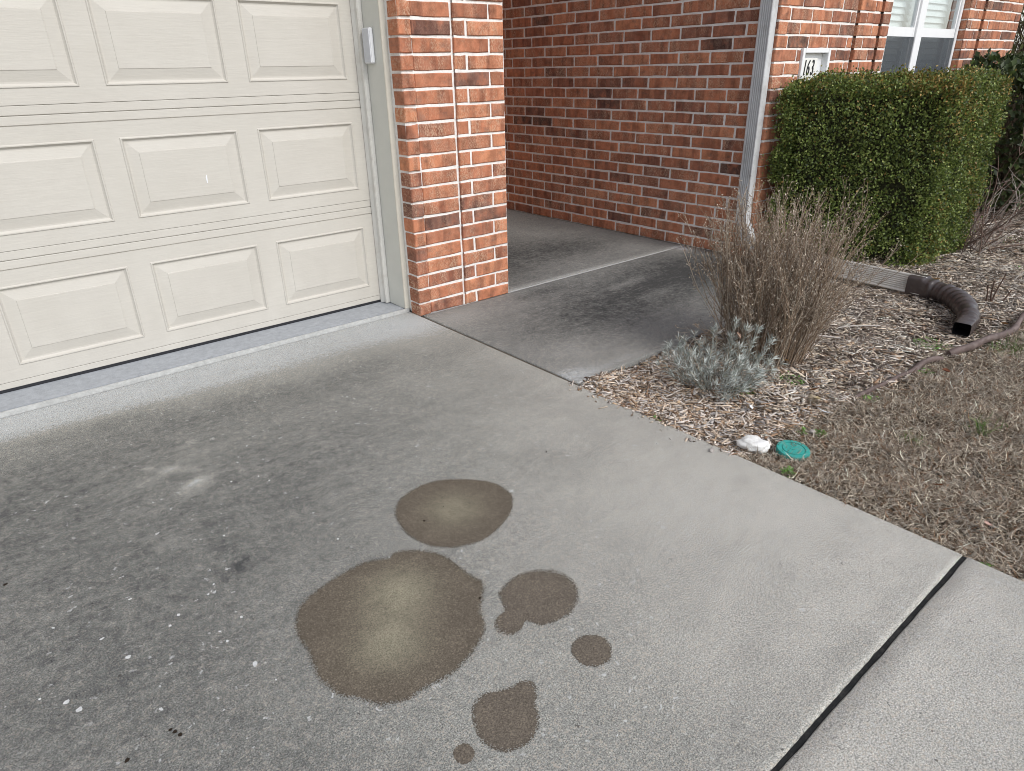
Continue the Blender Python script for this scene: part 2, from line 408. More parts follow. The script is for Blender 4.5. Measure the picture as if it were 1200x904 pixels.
WD = [(.62, -.62, .60, .36, .1, .40), (1.4, -.5, .7, .42, 0, .60), (2.0, -.4, .5, .4, 0, .48), (.25, -.9, .18, .12, .9, -.18), (.05, -1.12, .14, .10, 0, -.30), (.34, -1.15, .26, .045, 0, -.22), (.75, -.13, .22, .07, 0, .30), (.15, -.15, .14, .12, 0, -.20),
      (1.3, -.36, .25, .05, .1, -.40), (1.25, -.62, .22, .05, .1, -.25), (.95, .9, .6, .5, 0, .62), (1.7, .55, .5, .3, 0, .50), (.8, .35, .4, .3, 0, .34), (1.9, 1.3, .4, .6, 0, .12), (.9, 2.1, .8, .4, 0, -.20), (2.25, -.06, .08, .08, 0, -.7), (1.2, .03, 1.2, .025, 0, -.45)]
wdf = lambda X, Y: gauss(X, Y, WD) * 1.3 + .12
walk = tag(empty('walkway'), 'dark stained concrete entry walk leading into the porch', None, None, 'structure')
slab('concrete_slab', .015, 2.335, -1.197, -.008, M['walk'], walk, wdf, .014, label='front walkway slab beside the driveway', wave=.0012)
slab('concrete_slab', .02, 2.335, .008, 3.0, M['walk'], walk, wdf, .02, label='porch floor slab inside the brick recess', wave=.0012)
j2 = MB(); j2.box(.02, 2.334, -.0085, .0085, -.1, -.0015); j2.build('pale_joint_mortar', M['lip'], walk)
j3 = MB(); j3.box(.0, .0155, -1.197, .0, -.1, -.008); j3.build('fibre_joint', M['joint_wood'], walk)
# garage threshold with its rounded raised lip
th = tag(empty('garage_threshold'), 'bluish concrete threshold strip with pale raised lip', None, None, 'structure')
t1 = MB(); t1.prism([(.135, -.1), (.135, .017), (.30, .012), (.60, .014), (.60, -.1)], -5.2, -.0, 'x'); t1.build('floor_strip', M['sill'], th)
prof = []
xs = np.linspace(-5.2, -.004, 240)
lp = MB()
lp.sweep([(x, .118, 0) for x in xs], lambda i: [(-a + .0015 * math.sin(i * 1.7) * (a > .01), b) for a, b in ((-.0165, -.1), (-.0165, .0155), (-.006, .0185), (.002, .0165), (.009, .009 + .002 * math.sin(i * .9)), (.0125 + .002 * math.sin(i * 2.3) + .0015 * math.sin(i * .31), .001), (.0125, -.1))])
lp.build('raised_lip', M['lip'], th, smooth=50)

# lime flecks and chips stuck to the slab, and dark crumbs
flk = MB()
for x, y, r_ in ((-1.603, -1.781, .013), (-1.767, -1.361, .009), (-1.819, -1.566, .011), (-1.95, -1.615, .012), (-1.934, -1.656, .014), (-1.574, -1.613, .009), (-1.609, -1.476, .006), (-1.585, -1.447, .007), (-1.63, -1.628, .006), (-1.627, -1.67, .006), (-1.716, -1.527, .007), (-1.689, -1.503, .008), (-1.492, -1.255, .007), (-1.374, -.98, .009), (-1.294, -1.008, .007), (-1.277, -1.059, .006), (-1.935, -1.346, .007), (-1.801, -1.769, .010), (-1.585, -1.855, .005), (-1.25, -1.49, .006), (-1.994, -1.568, .006), (-1.853, -1.464, .010), (-.504, -1.694, .006), (-.141, -1.747, .009), (-.62, -1.42, .005), (-.45, -1.15, .005), (-1.12, -2.44, .006), (-.83, -1.25, .005), (-1.0, -1.36, .006)):
    n_ = 7; a0 = rnd.random() * 6; r_ *= .62; ct, sn_ = math.cos(a0 * 2), math.sin(a0 * 2); el_ = rnd.uniform(.45, .95)
    flk.prism([(x + u_ * ct - v_ * sn_, y + u_ * sn_ + v_ * ct) for u_, v_ in [(r_ * rnd.uniform(.5, 1.15) * math.cos(6.283 * q / n_), el_ * r_ * rnd.uniform(.5, 1.15) * math.sin(6.283 * q / n_)) for q in range(n_)]], -.001, .0012, 'z')
tag(flk.build('lime_flecks', mat_simple('lime_fleck', (.56, .56, .55), .9, .1, .2, 120), drive), kind='stuff')
crm = MB()
for x, y, r_ in ((-1.016, -1.583, .005), (-2.006, -1.08, .006), (-1.885, -1.851, .006), (-.474, -1.529, .003), (-.93, -1.56, .0022), (-.86, -1.60, .002), (-.98, -1.50, .002), (-1.09, -1.95, .004), (-1.794, -1.847, .006), (-1.80, -1.835, .005), (-1.788, -1.86, .005)):
    crm.prism([(x + r_ * rnd.uniform(.5, 1.2) * math.cos(6.283 * q / 5), y + r_ * rnd.uniform(.4, 1.0) * math.sin(6.283 * q / 5)) for q in range(5)], -.001, .0025, 'z')
tag(crm.build('dark_crumbs', mat_simple('dark_crumb', (.03, .022, .016), .9, .1), drive), kind='stuff')

# oil stains: thin ragged films lying on the slab
def mat_stain(name, dark, pale, fuzzy):
    g = G(name); o = g.obj()
    e = g.attr('rim').outputs['Fac']                  # 0 centre .. 1 rim
    fine = g.noise(o, 330, 3, .65); grit = g.noise(o, 120, 3, .7); mid = g.noise(o, 16, 5, .65)
    core = g.attr('core').outputs['Fac']
    c = g.mix(g.math('MULTIPLY', core, g.mapr(mid, .25, .65, .45, 1.0)), dark, pale)
    c = g.mix(g.mapr(mid, .45, .75, 0, .35), c, (.20, .165, .125))
    c = g.mix(1.0, c, g.ramp(fine, [(.28, .40), (.5, 1.0), (.74, 1.6)]), 'MULTIPLY')
    vo = g.n('TexVoronoi', {'Vector': o, 'Scale': 300.0}); gr = g.n('SeparateColor', {0: vo.outputs['Color']}).outputs[0]
    c = g.mix(g.mapr(gr, .80, .95, 0, .28), c, (.34, .28, .21))
    g.base(c, .8, .25)
    g.bump(g.math('ADD', g.math('MULTIPLY', fine, .6), g.math('MULTIPLY', grit, .7)), .5, .0022)
    g.set(g.p, 'Alpha', g.math('LESS_THAN', g.math('ADD', e, g.math('MULTIPLY', g.math('SUBTRACT', g.noise(o, 330, 2, .6), .5), fuzzy)), .955))
    return g.m
S_crisp = mat_stain('oil_film_crisp', (.108, .089, .067), (.28, .26, .185), .22)
S_fuzzy = mat_stain('oil_film_soft', (.118, .098, .077), (.13, .11, .08), .60)
def stain(label, pts, cores, mat):
    P = np.array(pts); n = len(P)
    # closed Catmull-Rom resample
    T = np.linspace(0, n, 420, endpoint=False); i = T.astype(int); f = (T - i)[:, None]
    p0, p1, p2, p3 = P[(i - 1) % n], P[i % n], P[(i + 1) % n], P[(i + 2) % n]
    C = .5 * (2 * p1 + (p2 - p0) * f + (2 * p0 - 5 * p1 + 4 * p2 - p3) * f ** 2 + (3 * p1 - p0 - 3 * p2 + p3) * f ** 3)
    cen = P.mean(0); d = C - cen
    C = cen + d * (1 + (rng.normal(0, .004, (len(C), 1))))
    rings = np.array([0.0005, .2, .4, .55, .7, .8, .88, .94, 1.0])
    V = np.vstack([cen + d * r * 1.03 if r < 1 else cen + (C - cen) * 1.03 for r in rings]); m = len(C)
    rim = np.repeat(rings, m)
    core = np.zeros(len(V))
    for cx, cy, rr, a in cores: core = np.maximum(core, a * np.exp(-(((V[:, 0] - cx) ** 2 + (V[:, 1] - cy) ** 2) / rr ** 2)))
    k = np.arange(m)
    F = np.vstack([np.stack([q * m + k, q * m + (k + 1) % m, (q + 1) * m + (k + 1) % m, (q + 1) * m + k], 1) for q in range(len(rings) - 1)])
    V3 = np.column_stack([V, np.full(len(V), .0009)])
    o = mesh_np('oil_stain', V3, F[:, ::-1], mat, drive, attrs={'rim': rim, 'core': core})
    o['label'] = label
stain('upper oval oil stain with faint pale middle', [(-1.064, -1.494), (-1.029, -1.449), (-0.977, -1.423), (-0.917, -1.414), (-0.861, -1.426), (-0.812, -1.458), (-0.761, -1.509), (-0.732, -1.558), (-0.725, -1.604), (-0.73, -1.648), (-0.758, -1.689), (-0.801, -1.726), (-0.848, -1.749), (-0.898, -1.765), (-0.942, -1.771), (-0.981, -1.762), (-1.028, -1.74), (-1.063, -1.703), (-1.08, -1.664), (-1.089, -1.612), (-1.082, -1.55)], [(-.915, -1.59, .075, .75)], S_crisp)
stain('largest oil stain with yellowish pale centre', [(-1.479, -1.714), (-1.455, -1.678), (-1.421, -1.656), (-1.38, -1.644), (-1.333, -1.633), (-1.272, -1.629), (-1.226, -1.634), (-1.183, -1.658), (-1.154, -1.648), (-1.108, -1.678), (-1.068, -1.728), (-1.056, -1.78), (-1.055, -1.83), (-1.051, -1.872), (-1.046, -1.913), (-1.077, -1.949), (-1.112, -1.986), (-1.133, -2.031), (-1.158, -2.056), (-1.191, -2.071), (-1.217, -2.084), (-1.272, -2.098), (-1.32, -2.096), (-1.354, -2.091), (-1.393, -2.094), (-1.434, -2.073), (-1.459, -2.043), (-1.475, -2.015), (-1.494, -1.995), (-1.506, -1.959), (-1.514, -1.914), (-1.505, -1.868), (-1.498, -1.825), (-1.497, -1.783), (-1.493, -1.749)], [(-1.235, -1.80, .085, 1.0), (-1.335, -1.925, .080, .95), (-1.285, -1.86, .08, .8)], S_crisp)
stain('medium oil stain right of the largest one', [(-1.047, -1.974), (-1.025, -1.959), (-0.976, -1.947), (-0.932, -1.955), (-0.892, -1.982), (-0.868, -2.019), (-0.868, -2.06), (-0.886, -2.098), (-0.917, -2.123), (-0.957, -2.138), (-0.997, -2.135), (-1.033, -2.122), (-1.047, -2.099), (-1.057, -2.086), (-1.082, -2.099), (-1.109, -2.098), (-1.125, -2.077), (-1.122, -2.049), (-1.098, -2.03), (-1.07, -2.023)], [], S_fuzzy)
stain('small round oil stain at far right', [(-1.042, -2.23), (-1.016, -2.21), (-0.985, -2.209), (-0.958, -2.23), (-0.951, -2.258), (-0.968, -2.287), (-0.992, -2.301), (-1.025, -2.293), (-1.045, -2.268)], [], S_fuzzy)
stain('pear shaped oil stain nearest the viewer', [(-1.309, -2.209), (-1.288, -2.191), (-1.259, -2.186), (-1.231, -2.2), (-1.204, -2.211), (-1.176, -2.214), (-1.161, -2.233), (-1.174, -2.26), (-1.195, -2.278), (-1.207, -2.302), (-1.233, -2.325), (-1.258, -2.336), (-1.284, -2.334), (-1.311, -2.322), (-1.327, -2.302), (-1.334, -2.276), (-1.327, -2.243)], [], S_fuzzy)
stain('tiniest oil drip beside the pear shaped stain', [(-1.392, -2.256), (-1.377, -2.249), (-1.36, -2.256), (-1.356, -2.278), (-1.369, -2.292), (-1.386, -2.292), (-1.397, -2.278)], [], S_fuzzy)

# ------------------------------------------------------------------ bricks
PITCH, JT = .0762, .0126
BZ0 = .0653
_bm_cache = {}
def brick_mesh(w, h=PITCH - JT, dep=.09, variant=0):
    key = (round(w, 3), round(h, 4), variant)
    if key in _bm_cache: return _bm_cache[key]
    rr = random.Random(hash(key) % 100003)
    nl = 3 if w > .13 else 2
    ring = []
    for i in range(nl): ring.append((-w / 2 + w * i / nl, -h / 2))
    ring.append((w / 2, -h / 2)); 
    for i in range(nl): ring.append((w / 2 - w * i / nl, h / 2))
    ring.append((-w / 2, h / 2))
    n = len(ring)
    V = []
    j = lambda s: rr.gauss(0, s)
    outer = [(a + j(.0008), b + j(.0011)) for a, b in ring]
    for a, b in outer: V.append((a, dep, b))
    for a, b in outer: V.append((a, .0035 + abs(j(.0012)), b))
    for a, b in outer:
        la = max(abs(a) - .0032 - abs(j(.0008)), 0) * (1 if a > 0 else -1) if abs(abs(a) - w / 2) < .006 else a
        V.append((la, j(.0004), b - (.0032 + abs(j(.001))) * (1 if b > 0 else -1)))
    F = []
    for q in (0, 1):
        for i in range(n): F.append((q * n + i, q * n + (i + 1) % n, (q + 1) * n + (i + 1) % n, (q + 1) * n + i))
    F.append(tuple(2 * n + i for i in range(n)))
    me = bpy.data.meshes.new('brick'); me.from_pydata(V, [], F); me.materials.append(M['brick']); me.update()
    _bm_cache[key] = me
    return me
def put_brick(parent, x, y, z, w, rz=0.0, nv=5, h=PITCH - JT):
    w = round(w / .0025) * .0025
    o = bpy.data.objects.new('brick', brick_mesh(w, h, variant=rnd.randrange(nv)))
    o.location = (x, y, z); o.rotation_euler = (rnd.gauss(0, .006), rnd.gauss(0, .004), rz + rnd.gauss(0, .004))
    return link(o, parent)
def brick_field(name, parent, boxes):
    """far / out of view brickwork joined into one part"""
    mb = MB()
    for b in boxes: mb.box(*b)
    return tag(mb.build(name, M['brick'], parent), kind='stuff')
def mortar_sheet(parent, a0, a1, z0, z1, place, name='mortar', step=.02, hole=None, deep=.0044):
    """rough mortar bed: place(a, z, d) -> xyz; d = depth behind the brick face"""
    A = np.arange(a0, a1 + step * .5, step); Z = np.arange(z0, z1 + .5 * .0127, .0127)
    AA, ZZ = np.meshgrid(A, Z)
    D = np.abs(rng.normal(0, min(.0012, deep * .35), AA.shape)) + deep
    P = [place(a, z, d) for a, z, d in zip(AA.ravel(), ZZ.ravel(), D.ravel())]
    n, m = len(A), len(Z)
    i = (np.arange(m - 1)[:, None] * n + np.arange(n - 1)[None, :]).ravel()
    if hole:
        ca, cz = AA.ravel()[i] + step / 2, ZZ.ravel()[i] + .006
        i = i[~((ca > hole[0]) & (ca < hole[1]) & (cz > hole[2]) & (cz < hole[3]))]
    return mesh_np(name, np.array(P), np.stack([i, i + 1, i + n + 1, i + n], 1), M['mortar'], parent, smooth=True)

# --- pier between garage door and entry
pier = tag(empty('brick_pier'), 'sunlit red brick pier between garage door and entry recess', 'brick pier')
NZ = 22
for k in range(NZ):
    z0 = 0.0 if k == 0 else BZ0 + PITCH * (k - 1) + JT / 2
    z1 = BZ0 + PITCH * k - JT / 2
    zc, h = (z0 + z1) / 2, round(z1 - z0, 4)
    gap = .008 if k in (9, 10, 12) else .0025
    put_brick(pier, .036 + rnd.gauss(0, .0015), -.006 + rnd.gauss(0, .0015), zc, .072 - gap * .5, h=h)
    put_brick(pier, (.0735 + .297) / 2 + gap * .3, rnd.gauss(0, .0012), zc, .2975 - .073 - gap, h=h)
    if k % 2 == 0:
        put_brick(pier, (.308 + .380) / 2, -.010 + rnd.gauss(0, .001), zc, .070, h=h)
        put_brick(pier, (.391 + .620) / 2, -.013 + rnd.gauss(0, .001), zc, .228, h=h)
    else:
        put_brick(pier, (.308 + .522) / 2, -.012 + rnd.gauss(0, .001), zc, .212, h=h)
        put_brick(pier, (.533 + .620) / 2, -.012 + rnd.gauss(0, .001), zc, .087, h=h)
mortar_sheet(pier, .004, .316, 0, 1.75, lambda a, z, d: (a, d, z), step=.0125)
mortar_sheet(pier, .3105, .617, 0, 1.75, lambda a, z, d: (a, d - .011, z), step=.0125)
mortar_sheet(pier, .0, .12, 0, 1.75, lambda a, z, d: (d + .003, a + .002, z), step=.0125)
core = MB(); core.box(.008, .612, .010, .095, 0, 1.75); core.box(.020, .60, .093, .30, 0, 2.758); core.build('pier_core', M['mortar'], pier)
brick_field('upper_brickwork', pier, [(.002, .30, 0, .1, 1.68 + i * PITCH, 1.68 + i * PITCH + .066) for i in range(11)] + [(.308, .62, -.012, .1, 1.68 + i * PITCH, 1.68 + i * PITCH + .066) for i in range(11)])
# garage side wall facing the porch (joined, hidden from the viewpoint)
gs = tag(empty('garage_side_wall'), 'red brick garage side wall behind the pier, facing the porch', 'brick wall')
brick_field('brickwork', gs, [(.60, .617, .11 + j * .253 + (.126 if k % 2 else 0), .11 + j * .253 + (.126 if k % 2 else 0) + .242, .004 + k * PITCH, .004 + k * PITCH + .066) for k in range(33) for j in range(11)])
gc = MB(); gc.box(.585, .609, .30, 3.05, 0, 2.758); gc.build('mortar', M['mortar'], gs)

# --- recess wall (faces the garage side), plane x = XR
XR, YF = 2.3382, -.536
ent = tag(empty('brick_wall'), 'shaded red brick wall running back along the porch walkway', 'brick wall')
ent_top = []
WZ0 = .076
for k in range(24):
    z0 = .002 if k == 0 else WZ0 + PITCH * (k - 1) + JT / 2
    z1 = WZ0 + PITCH * k - JT / 2
    zc, h = (z0 + z1) / 2, round(z1 - z0, 4)
    ph = -.062 if k % 2 == 0 else .030
    e = [YF] + [v for v in [ph + .253 * i for i in range(-3, 12)] if YF + .03 < v < 2.33] + [2.33]
    for a, b in zip(e[:-1], e[1:]):
        a2 = a + (JT / 2 if a != YF else .0); b2 = b - JT / 2
        put_brick(ent, XR + rnd.gauss(0, .0005), (a2 + b2) / 2 + rnd.gauss(0, .0015), zc + rnd.gauss(0, .0007), b2 - a2, rz=-math.pi / 2, h=h, nv=4)
mortar_sheet(ent, YF + .004, 3.0, 0, 1.83, lambda a, z, d: (XR + d, a, z), step=.03, deep=.0036)
c2 = MB(); c2.box(XR + .008, XR + .10, YF + .012, 3.0, 0, 2.758); c2.build('wall_core', M['mortar'], ent)
brick_field('rear_brickwork', ent, [(XR, XR + .05, 2.333 + j * .253, 2.333 + j * .253 + .242, .004 + k * PITCH, .004 + k * PITCH + .064) for k in range(24) for j in range(3)])
brick_field('upper_brickwork', ent, [(XR, XR + .05, YF + j * .253 + .005 + (.12 if k % 2 else 0), YF + j * .253 + .247 + (.12 if k % 2 else 0), 1.835 + k * PITCH, 1.835 + k * PITCH + .066) for k in range(9) for j in range(13)])

# --- front wall with the window, plane y = YF and stepped brick surrounds
fw = tag(empty('brick_wall'), 'sunlit red brick front wall with white window behind the hedge', 'brick wall')
ZL, ZH = 10, 23
SEG = [(XR, 3.300, 0.0, .253), (3.306, 3.618, -.019, .33), (3.624, 3.742, -.034, .33), (5.285, 5.590, .0, .33), (5.598, 6.50, -.019, .253)]
for k in range(ZL, ZH):
    z0 = WZ0 + PITCH * (k - 1) + JT / 2; z1 = WZ0 + PITCH * k - JT / 2
    for si, (x0, x1, dy, p) in enumerate(SEG):
        s = (.5 * p if k % 2 else 0)
        if si == 1: e = [x0] + ([x0 + .11] if k % 2 else [x0 + .215]) + [x1]
        elif si in (2, 3): e = [x0, x1] if (si == 2) else [x0] + ([x0 + .10] if k % 2 else [x0 + .20]) + [x1]
        else: e = [x0] + [v for v in [x0 + s + p * i for i in range(0, 30)] if x0 + .05 < v < x1 - .04] + [x1]
        for a, b in zip(e[:-1], e[1:]):
            a2 = a + (0 if a == x0 else JT / 2); b2 = b - JT / 2
            if si == 0 and z0 < 1.30 and z1 > 1.0:           # leave the number niche open
                if a2 < 2.648 < b2: b2 = 2.640
                if a2 < 2.998 < b2: a2 = 3.006
                if a2 > 2.645 and b2 < 3.0: continue
                if b2 - a2 < .02: continue
            put_brick(fw, (a2 + b2) / 2, YF + dy + rnd.gauss(0, .0008), (z0 + z1) / 2, b2 - a2, nv=4)
for x0, x1, dy, p in SEG:
    mortar_sheet(fw, x0 + .003, x1 + .002, 0, 1.80, lambda a, z, d, dy=dy: (a, YF + dy + d, z), step=.03, hole=(2.645, 3.00, 1.02, 1.298))
# right window reveal, faces left
for k in range(ZL, ZH):
    z0 = WZ0 + PITCH * (k - 1) + JT / 2; z1 = WZ0 + PITCH * k - JT / 2
    put_brick(fw, 5.284, YF + .052, (z0 + z1) / 2, .085, rz=-math.pi / 2, nv=4)
c3 = MB()
c3.box(XR + .012, 3.742, YF + .012, YF + .10, 0, .98); c3.box(XR + .012, 2.640, YF + .0125, YF + .10, .982, 2.758); c3.box(2.642, 3.00, YF + .07, YF + .1005, .984, 1.30); c3.box(2.641, 3.738, YF + .0122, YF + .0995, 1.302, 2.758); c3.box(3.004, 3.740, YF + .0124, YF + .0998, .983, 1.301)
c3.box(3.745, 5.288, YF + .014, YF + .101, 0, .88); c3.box(5.290, 6.485, YF + .0126, YF + .102, 0, 2.758); c3.box(3.746, 5.287, YF + .0127, YF + .103, 2.25, 2.758); c3.box(6.40, 6.488, YF + .0155, 3.0, 0, 2.549)
c3.build('wall_core', M['mortar'], fw)
def rows(x0, x1, y, za, zb, p=.253):
    out = []; k = 0; z = za
    while z < zb - .05:
        x = x0
        first = p * (.5 if k % 2 else 1)
        while x < x1 - .02:
            xe = min(x + (first if x == x0 else p), x1); out.append((x, xe - .01, y, y + .04, z, z + .066)); x = xe
        z += PITCH; k += 1
    return out
lowb = []
for x0, x1, dy, p in SEG: lowb += rows(x0, x1, YF + dy, 0.0, WZ0 + PITCH * (ZL - 1) - .004, .253)
tb = []
for x0, x1, dy, p in SEG: tb += rows(x0, x1, YF + dy, 1.835, 2.5, .253)
lowb += rows(3.745, 5.288, YF, 0, .87); tb += rows(3.745, 5.288, YF, 2.262, 2.5)
brick_field('hidden_brickwork', fw, lowb + tb)

# ------------------------------------------------------------------ house above the frame: garage front, roof, porch back
gf = tag(empty('garage_front_wall'), 'brick header of the garage above the wide door', 'brick wall')
brick_field('brickwork', gf, rows(-5.3, .0, .0, 2.215, 2.50))
g2 = MB(); g2.box(-5.3, .0, .012, .10, 2.21, 2.758); g2.build('mortar', M['mortar'], gf)
pb = tag(empty('porch_back_wall'), 'brick wall closing the back of the porch', 'brick wall')
brick_field('brickwork', pb, rows(.62, 2.33, 2.985, .004, 2.5)); g3 = MB(); g3.box(.61, 2.34, 3.0, 3.08, 0, 2.758); g3.build('mortar', M['mortar'], pb)
roof = tag(empty('house_roof'), 'unseen grey shingled roof with pale soffit, cut back over the porch for light', 'roof')
RS = [(-5.6, .64, -.10), (.642, 2.33, 1.5), (2.332, 6.85, -.80)]  # roof out of view, front edges set back to let light into the recess
for x0, x1, yf in RS:
    r1 = MB(); r1.box(x0, x1, yf, 6.0, 2.76, 2.82); r1.build('soffit', M['soffit'], roof)
    r2 = MB(); r2.prism([(yf - .06, 2.83), (2.6, 4.3), (6.2, 2.83)], x0 - (.1 if x0 < -1 else 0), x1 + (.1 if x1 > 6 else 0), 'x'); r2.build('shingles', M['roof'], roof)
    r3 = MB(); r3.box(x0, x1, yf - .04, yf - .005, 2.72, 2.84); r3.build('fascia', M['soffit'], roof)
gi = tag(empty('garage_shell'), 'plain walls of the garage room behind its door', 'wall')
g4 = MB(); g4.box(-5.35, -5.25, .1, 6, 0, 2.758); g4.box(-5.25, .58, 5.9, 6, 0, 2.549); g4.build('wall', M['soffit'], gi)

# ------------------------------------------------------------------ garage door
gd = tag(empty('garage_door', (0, 0, 0)), 'closed cream sectional garage door with raised panels', 'garage door')
YD = .33
PX = [(-.11 - .5875 * i - .494, -.11 - .5875 * i) for i in range(9)]
XL, XRD = -5.28, -.046
def panel_mesh(x0, x1, z0, z1):
    rings = [(0, 0), (.0035, -.0038), (.0075, -.0038), (.011, .0020), (.016, .0065), (.022, .0065), (.062, -.001), (.0635, -.0030), (.0660, -.0032)]
    V, F = [], []
    for d, y in rings: V += [(x0 + d, YD + y, z0 + d), (x1 - d, YD + y, z0 + d), (x1 - d, YD + y, z1 - d), (x0 + d, YD + y, z1 - d)]
    for q in range(len(rings) - 1):
        for i in range(4): F.append((q * 4 + i, q * 4 + (i + 1) % 4, q * 4 + 4 + (i + 1) % 4, q * 4 + 4 + i))
    q = (len(rings) - 1) * 4; F.append((q, q + 1, q + 2, q + 3))
    return V, F
for s in range(4):
    zb = .026 if s == 0 else .5515 + .533 * (s - 1); zt = .5515 + .533 * s
    pz0, pz1 = .118 + .531 * s, .118 + .531 * s + .334
    mb = MB()
    ga, gb = zb + .0375, zt - .0375
    if s == 0: ga = .056
    # face plate with openings for the panels
    cols = [XL]
    for a, b in sorted(PX): cols += [a, b]
    cols.append(XRD)
    zz = [ga, pz0, pz1, gb]
    bm = mb.bm
    grid = [[bm.verts.new((x, YD, z)) for x in cols] for z in zz]
    for iz in range(3):
        for ix in range(len(cols) - 1):
            if iz == 1 and ix % 2 == 1: continue
            bm.faces.new((grid[iz][ix], grid[iz][ix + 1], grid[iz + 1][ix + 1], grid[iz + 1][ix]))
    # tongue-and-groove edge strips, with shadow grooves
    g = .0026
    for (a, b, c, d) in ((zb + .001, ga - g, .0012, .0012), (gb + g, zt - .0015, .0012, .0012)):
        pr_ = [(YD + .03, a), (YD + c + .0015, a), (YD + c, a + .002), (YD + d, b - .002), (YD + d + .0015, b), (YD + .03, b)]
        mb.prism(pr_, XL, XRD, 'x')
    mb.box(XL, XRD, YD + .008, YD + .045, zb + .002, zt - .004) if False else None
    for z_ in (ga, gb):   # groove floors
        v = [bm.verts.new(p) for p in ((XL, YD + .006, z_ - .006), (XRD, YD + .006, z_ - .006), (XRD, YD + .006, z_ + .006), (XL, YD + .006, z_ + .006))]; bm.faces.new(v)
    # returns of the plate into the grooves
    for z_ in (ga, gb):
        v = [bm.verts.new(p) for p in ((XL, YD, z_), (XRD, YD, z_), (XRD, YD + .006, z_), (XL, YD + .006, z_))]; bm.faces.new(v)
    v = [bm.verts.new(p) for p in ((XL, YD + .0075, zb - .01), (XRD, YD + .0075, zb - .01), (XRD, YD + .0075, zb + .01), (XL, YD + .0075, zb + .01))] if s else None
    if v: bm.faces.new(v)
    sec = mb.build('door_section', M['door'], gd, fixn=False)
    for a, b in PX:
        V, F = panel_mesh(a, b, pz0, pz1)
        mesh_np('raised_panel', V, F, M['door'], sec)
bs = MB(); bs.box(XL, XRD, YD + .003, YD + .04, .0145, .0265); bs.box(XL, XRD, YD + .006, YD + .03, .002, .0146); bs.build('bottom_seal', M['rubber'], gd)
nick = MB(); nick.prism([(-.876, .765), (-.872, .765), (-.870, .80), (-.873, .802), (-.878, .79)], YD - .0047, YD - .0044 + .0008, 'y'); nick.build('paint_chip', M['white_plastic'], gd)

dt = tag(empty('door_frame'), 'pale painted wooden door frame along the right side of the garage door', 'door frame')
f1 = MB(); f1.box(-.020, -.002, .122, .60, .016, 2.205, .0015); f1.build('jamb_board', M['trim'], dt)
f2 = MB(); f2.box(-.0215, .0235, .112, .1225, .012, 2.21, .002); f2.build('edge_strip', M['trim_edge'], dt)
f3 = MB(); f3.box(-.046, -.0205, .276, .318, .016, 2.205, .003); f3.build('stop_molding', M['vinyl'], dt)
f4 = MB(); f4.prism([(-.0465, .300), (-.054, .3255), (-.050, .3275), (-.0405, .312)], .016, 2.2, 'z'); f4.build('weather_strip', M['vinyl'], dt)
f5 = MB(); f5.box(-5.3, -.0203, .123, .60, 2.206, 2.225); f5.build('head_board', M['trim'], dt)

sn = tag(empty('sensor_box', (-.0215, .225, 1.25)), 'small white plastic sensor box mounted on the garage door frame', 'sensor box')
s1 = MB(); s1.box(-.022, .0, -.036, .034, .0, .155, .004); s1.build('case', M['white_plastic'], sn, smooth=35)
s2 = MB(); s2.box(-.0235, -.0222, -.030, .028, .006, .149, .0006); s2.build('cover', mat_simple('shade_grey_plastic', (.56, .57, .60), .45, .4, .03), sn)  # thin plate on the left face, greyed to paint in its shaded side

# ------------------------------------------------------------------ downspout at the corner
ds = tag(empty('downspout', (0, 0, 0)), 'grey ribbed metal downspout fixed at the brick corner', 'downspout')
def rib_profile(w, d, n=5, rb=.008):
    """rectangle w (a: along wall) x d with ribs on the face at b = +d/2"""
    pts = [(-w / 2, -d / 2), (w / 2, -d / 2), (w / 2, d / 2 - .004), (w / 2 - .004, d / 2)]
    xs_ = np.linspace(w / 2 - .010, -w / 2 + .010, n * 4 + 1)
    for i, x in enumerate(xs_): pts.append((x, d / 2 - (rb if (i % 4) in (2, 3) else 0)))
    pts += [(-w / 2 + .004, d / 2), (-w / 2, d / 2 - .004)]
    return pts
dy0, dy1 = -.515, -.428
DW, DD = .088, .058
pp = rib_profile(DW, DD)
XC, YC = XR - .004 - DD / 2, (dy0 + dy1) / 2
def ring_at(mb, M4, prof):
    return [mb.bm.verts.new(M4 @ Vector((a, b, 0))) for a, b in prof]
def tube_frames(frames, prof, name, mat, parent, cap=True, sm=40):
    mb = MB(); rows_ = [ring_at(mb, f, prof(i) if callable(prof) else prof) for i, f in enumerate(frames)]
    n = len(rows_[0])
    for i in range(len(rows_) - 1):
        for j in range(n): mb.bm.faces.new((rows_[i][j], rows_[i][(j + 1) % n], rows_[i + 1][(j + 1) % n], rows_[i + 1][j]))
    if cap: mb.bm.faces.new(rows_[0][::-1]); mb.bm.faces.new(rows_[-1])
    return mb.build(name, mat, parent, smooth=sm)
# profile plane: a -> +y, b -> -x
base3 = Matrix(((0, -1, 0), (1, 0, 0), (0, 0, 1))).to_4x4()
def fr(x, y, z, tilt=0.0, sc=1.0):
    return Matrix.Translation((x, y, z)) @ Matrix.Rotation(tilt, 4, 'X') @ base3 @ Matrix.Scale(sc, 4)
tube_frames([fr(XC, YC, z) for z in (.40, .8, 1.2, 1.7, 2.5)], pp, 'pipe', M['alu'], ds, sm=20)
el = [fr(XC, YC, .415, 0, .955), fr(XC, YC, .33, 0, .955), fr(XC, YC - .002, .25, 0, .95)]
for i in range(7):
    t = i / 6; el.append(fr(XC, YC - .01 - .075 * t ** 1.3, .235 - .125 * t + (.006 if i % 2 else 0), -.1 - 1.1 * t, .95 + (.05 if i % 2 else 0)))
el += [fr(XC, YC - .20, .075, -1.42, .95), fr(XC, YC - .32, .055, -1.5, .95)]
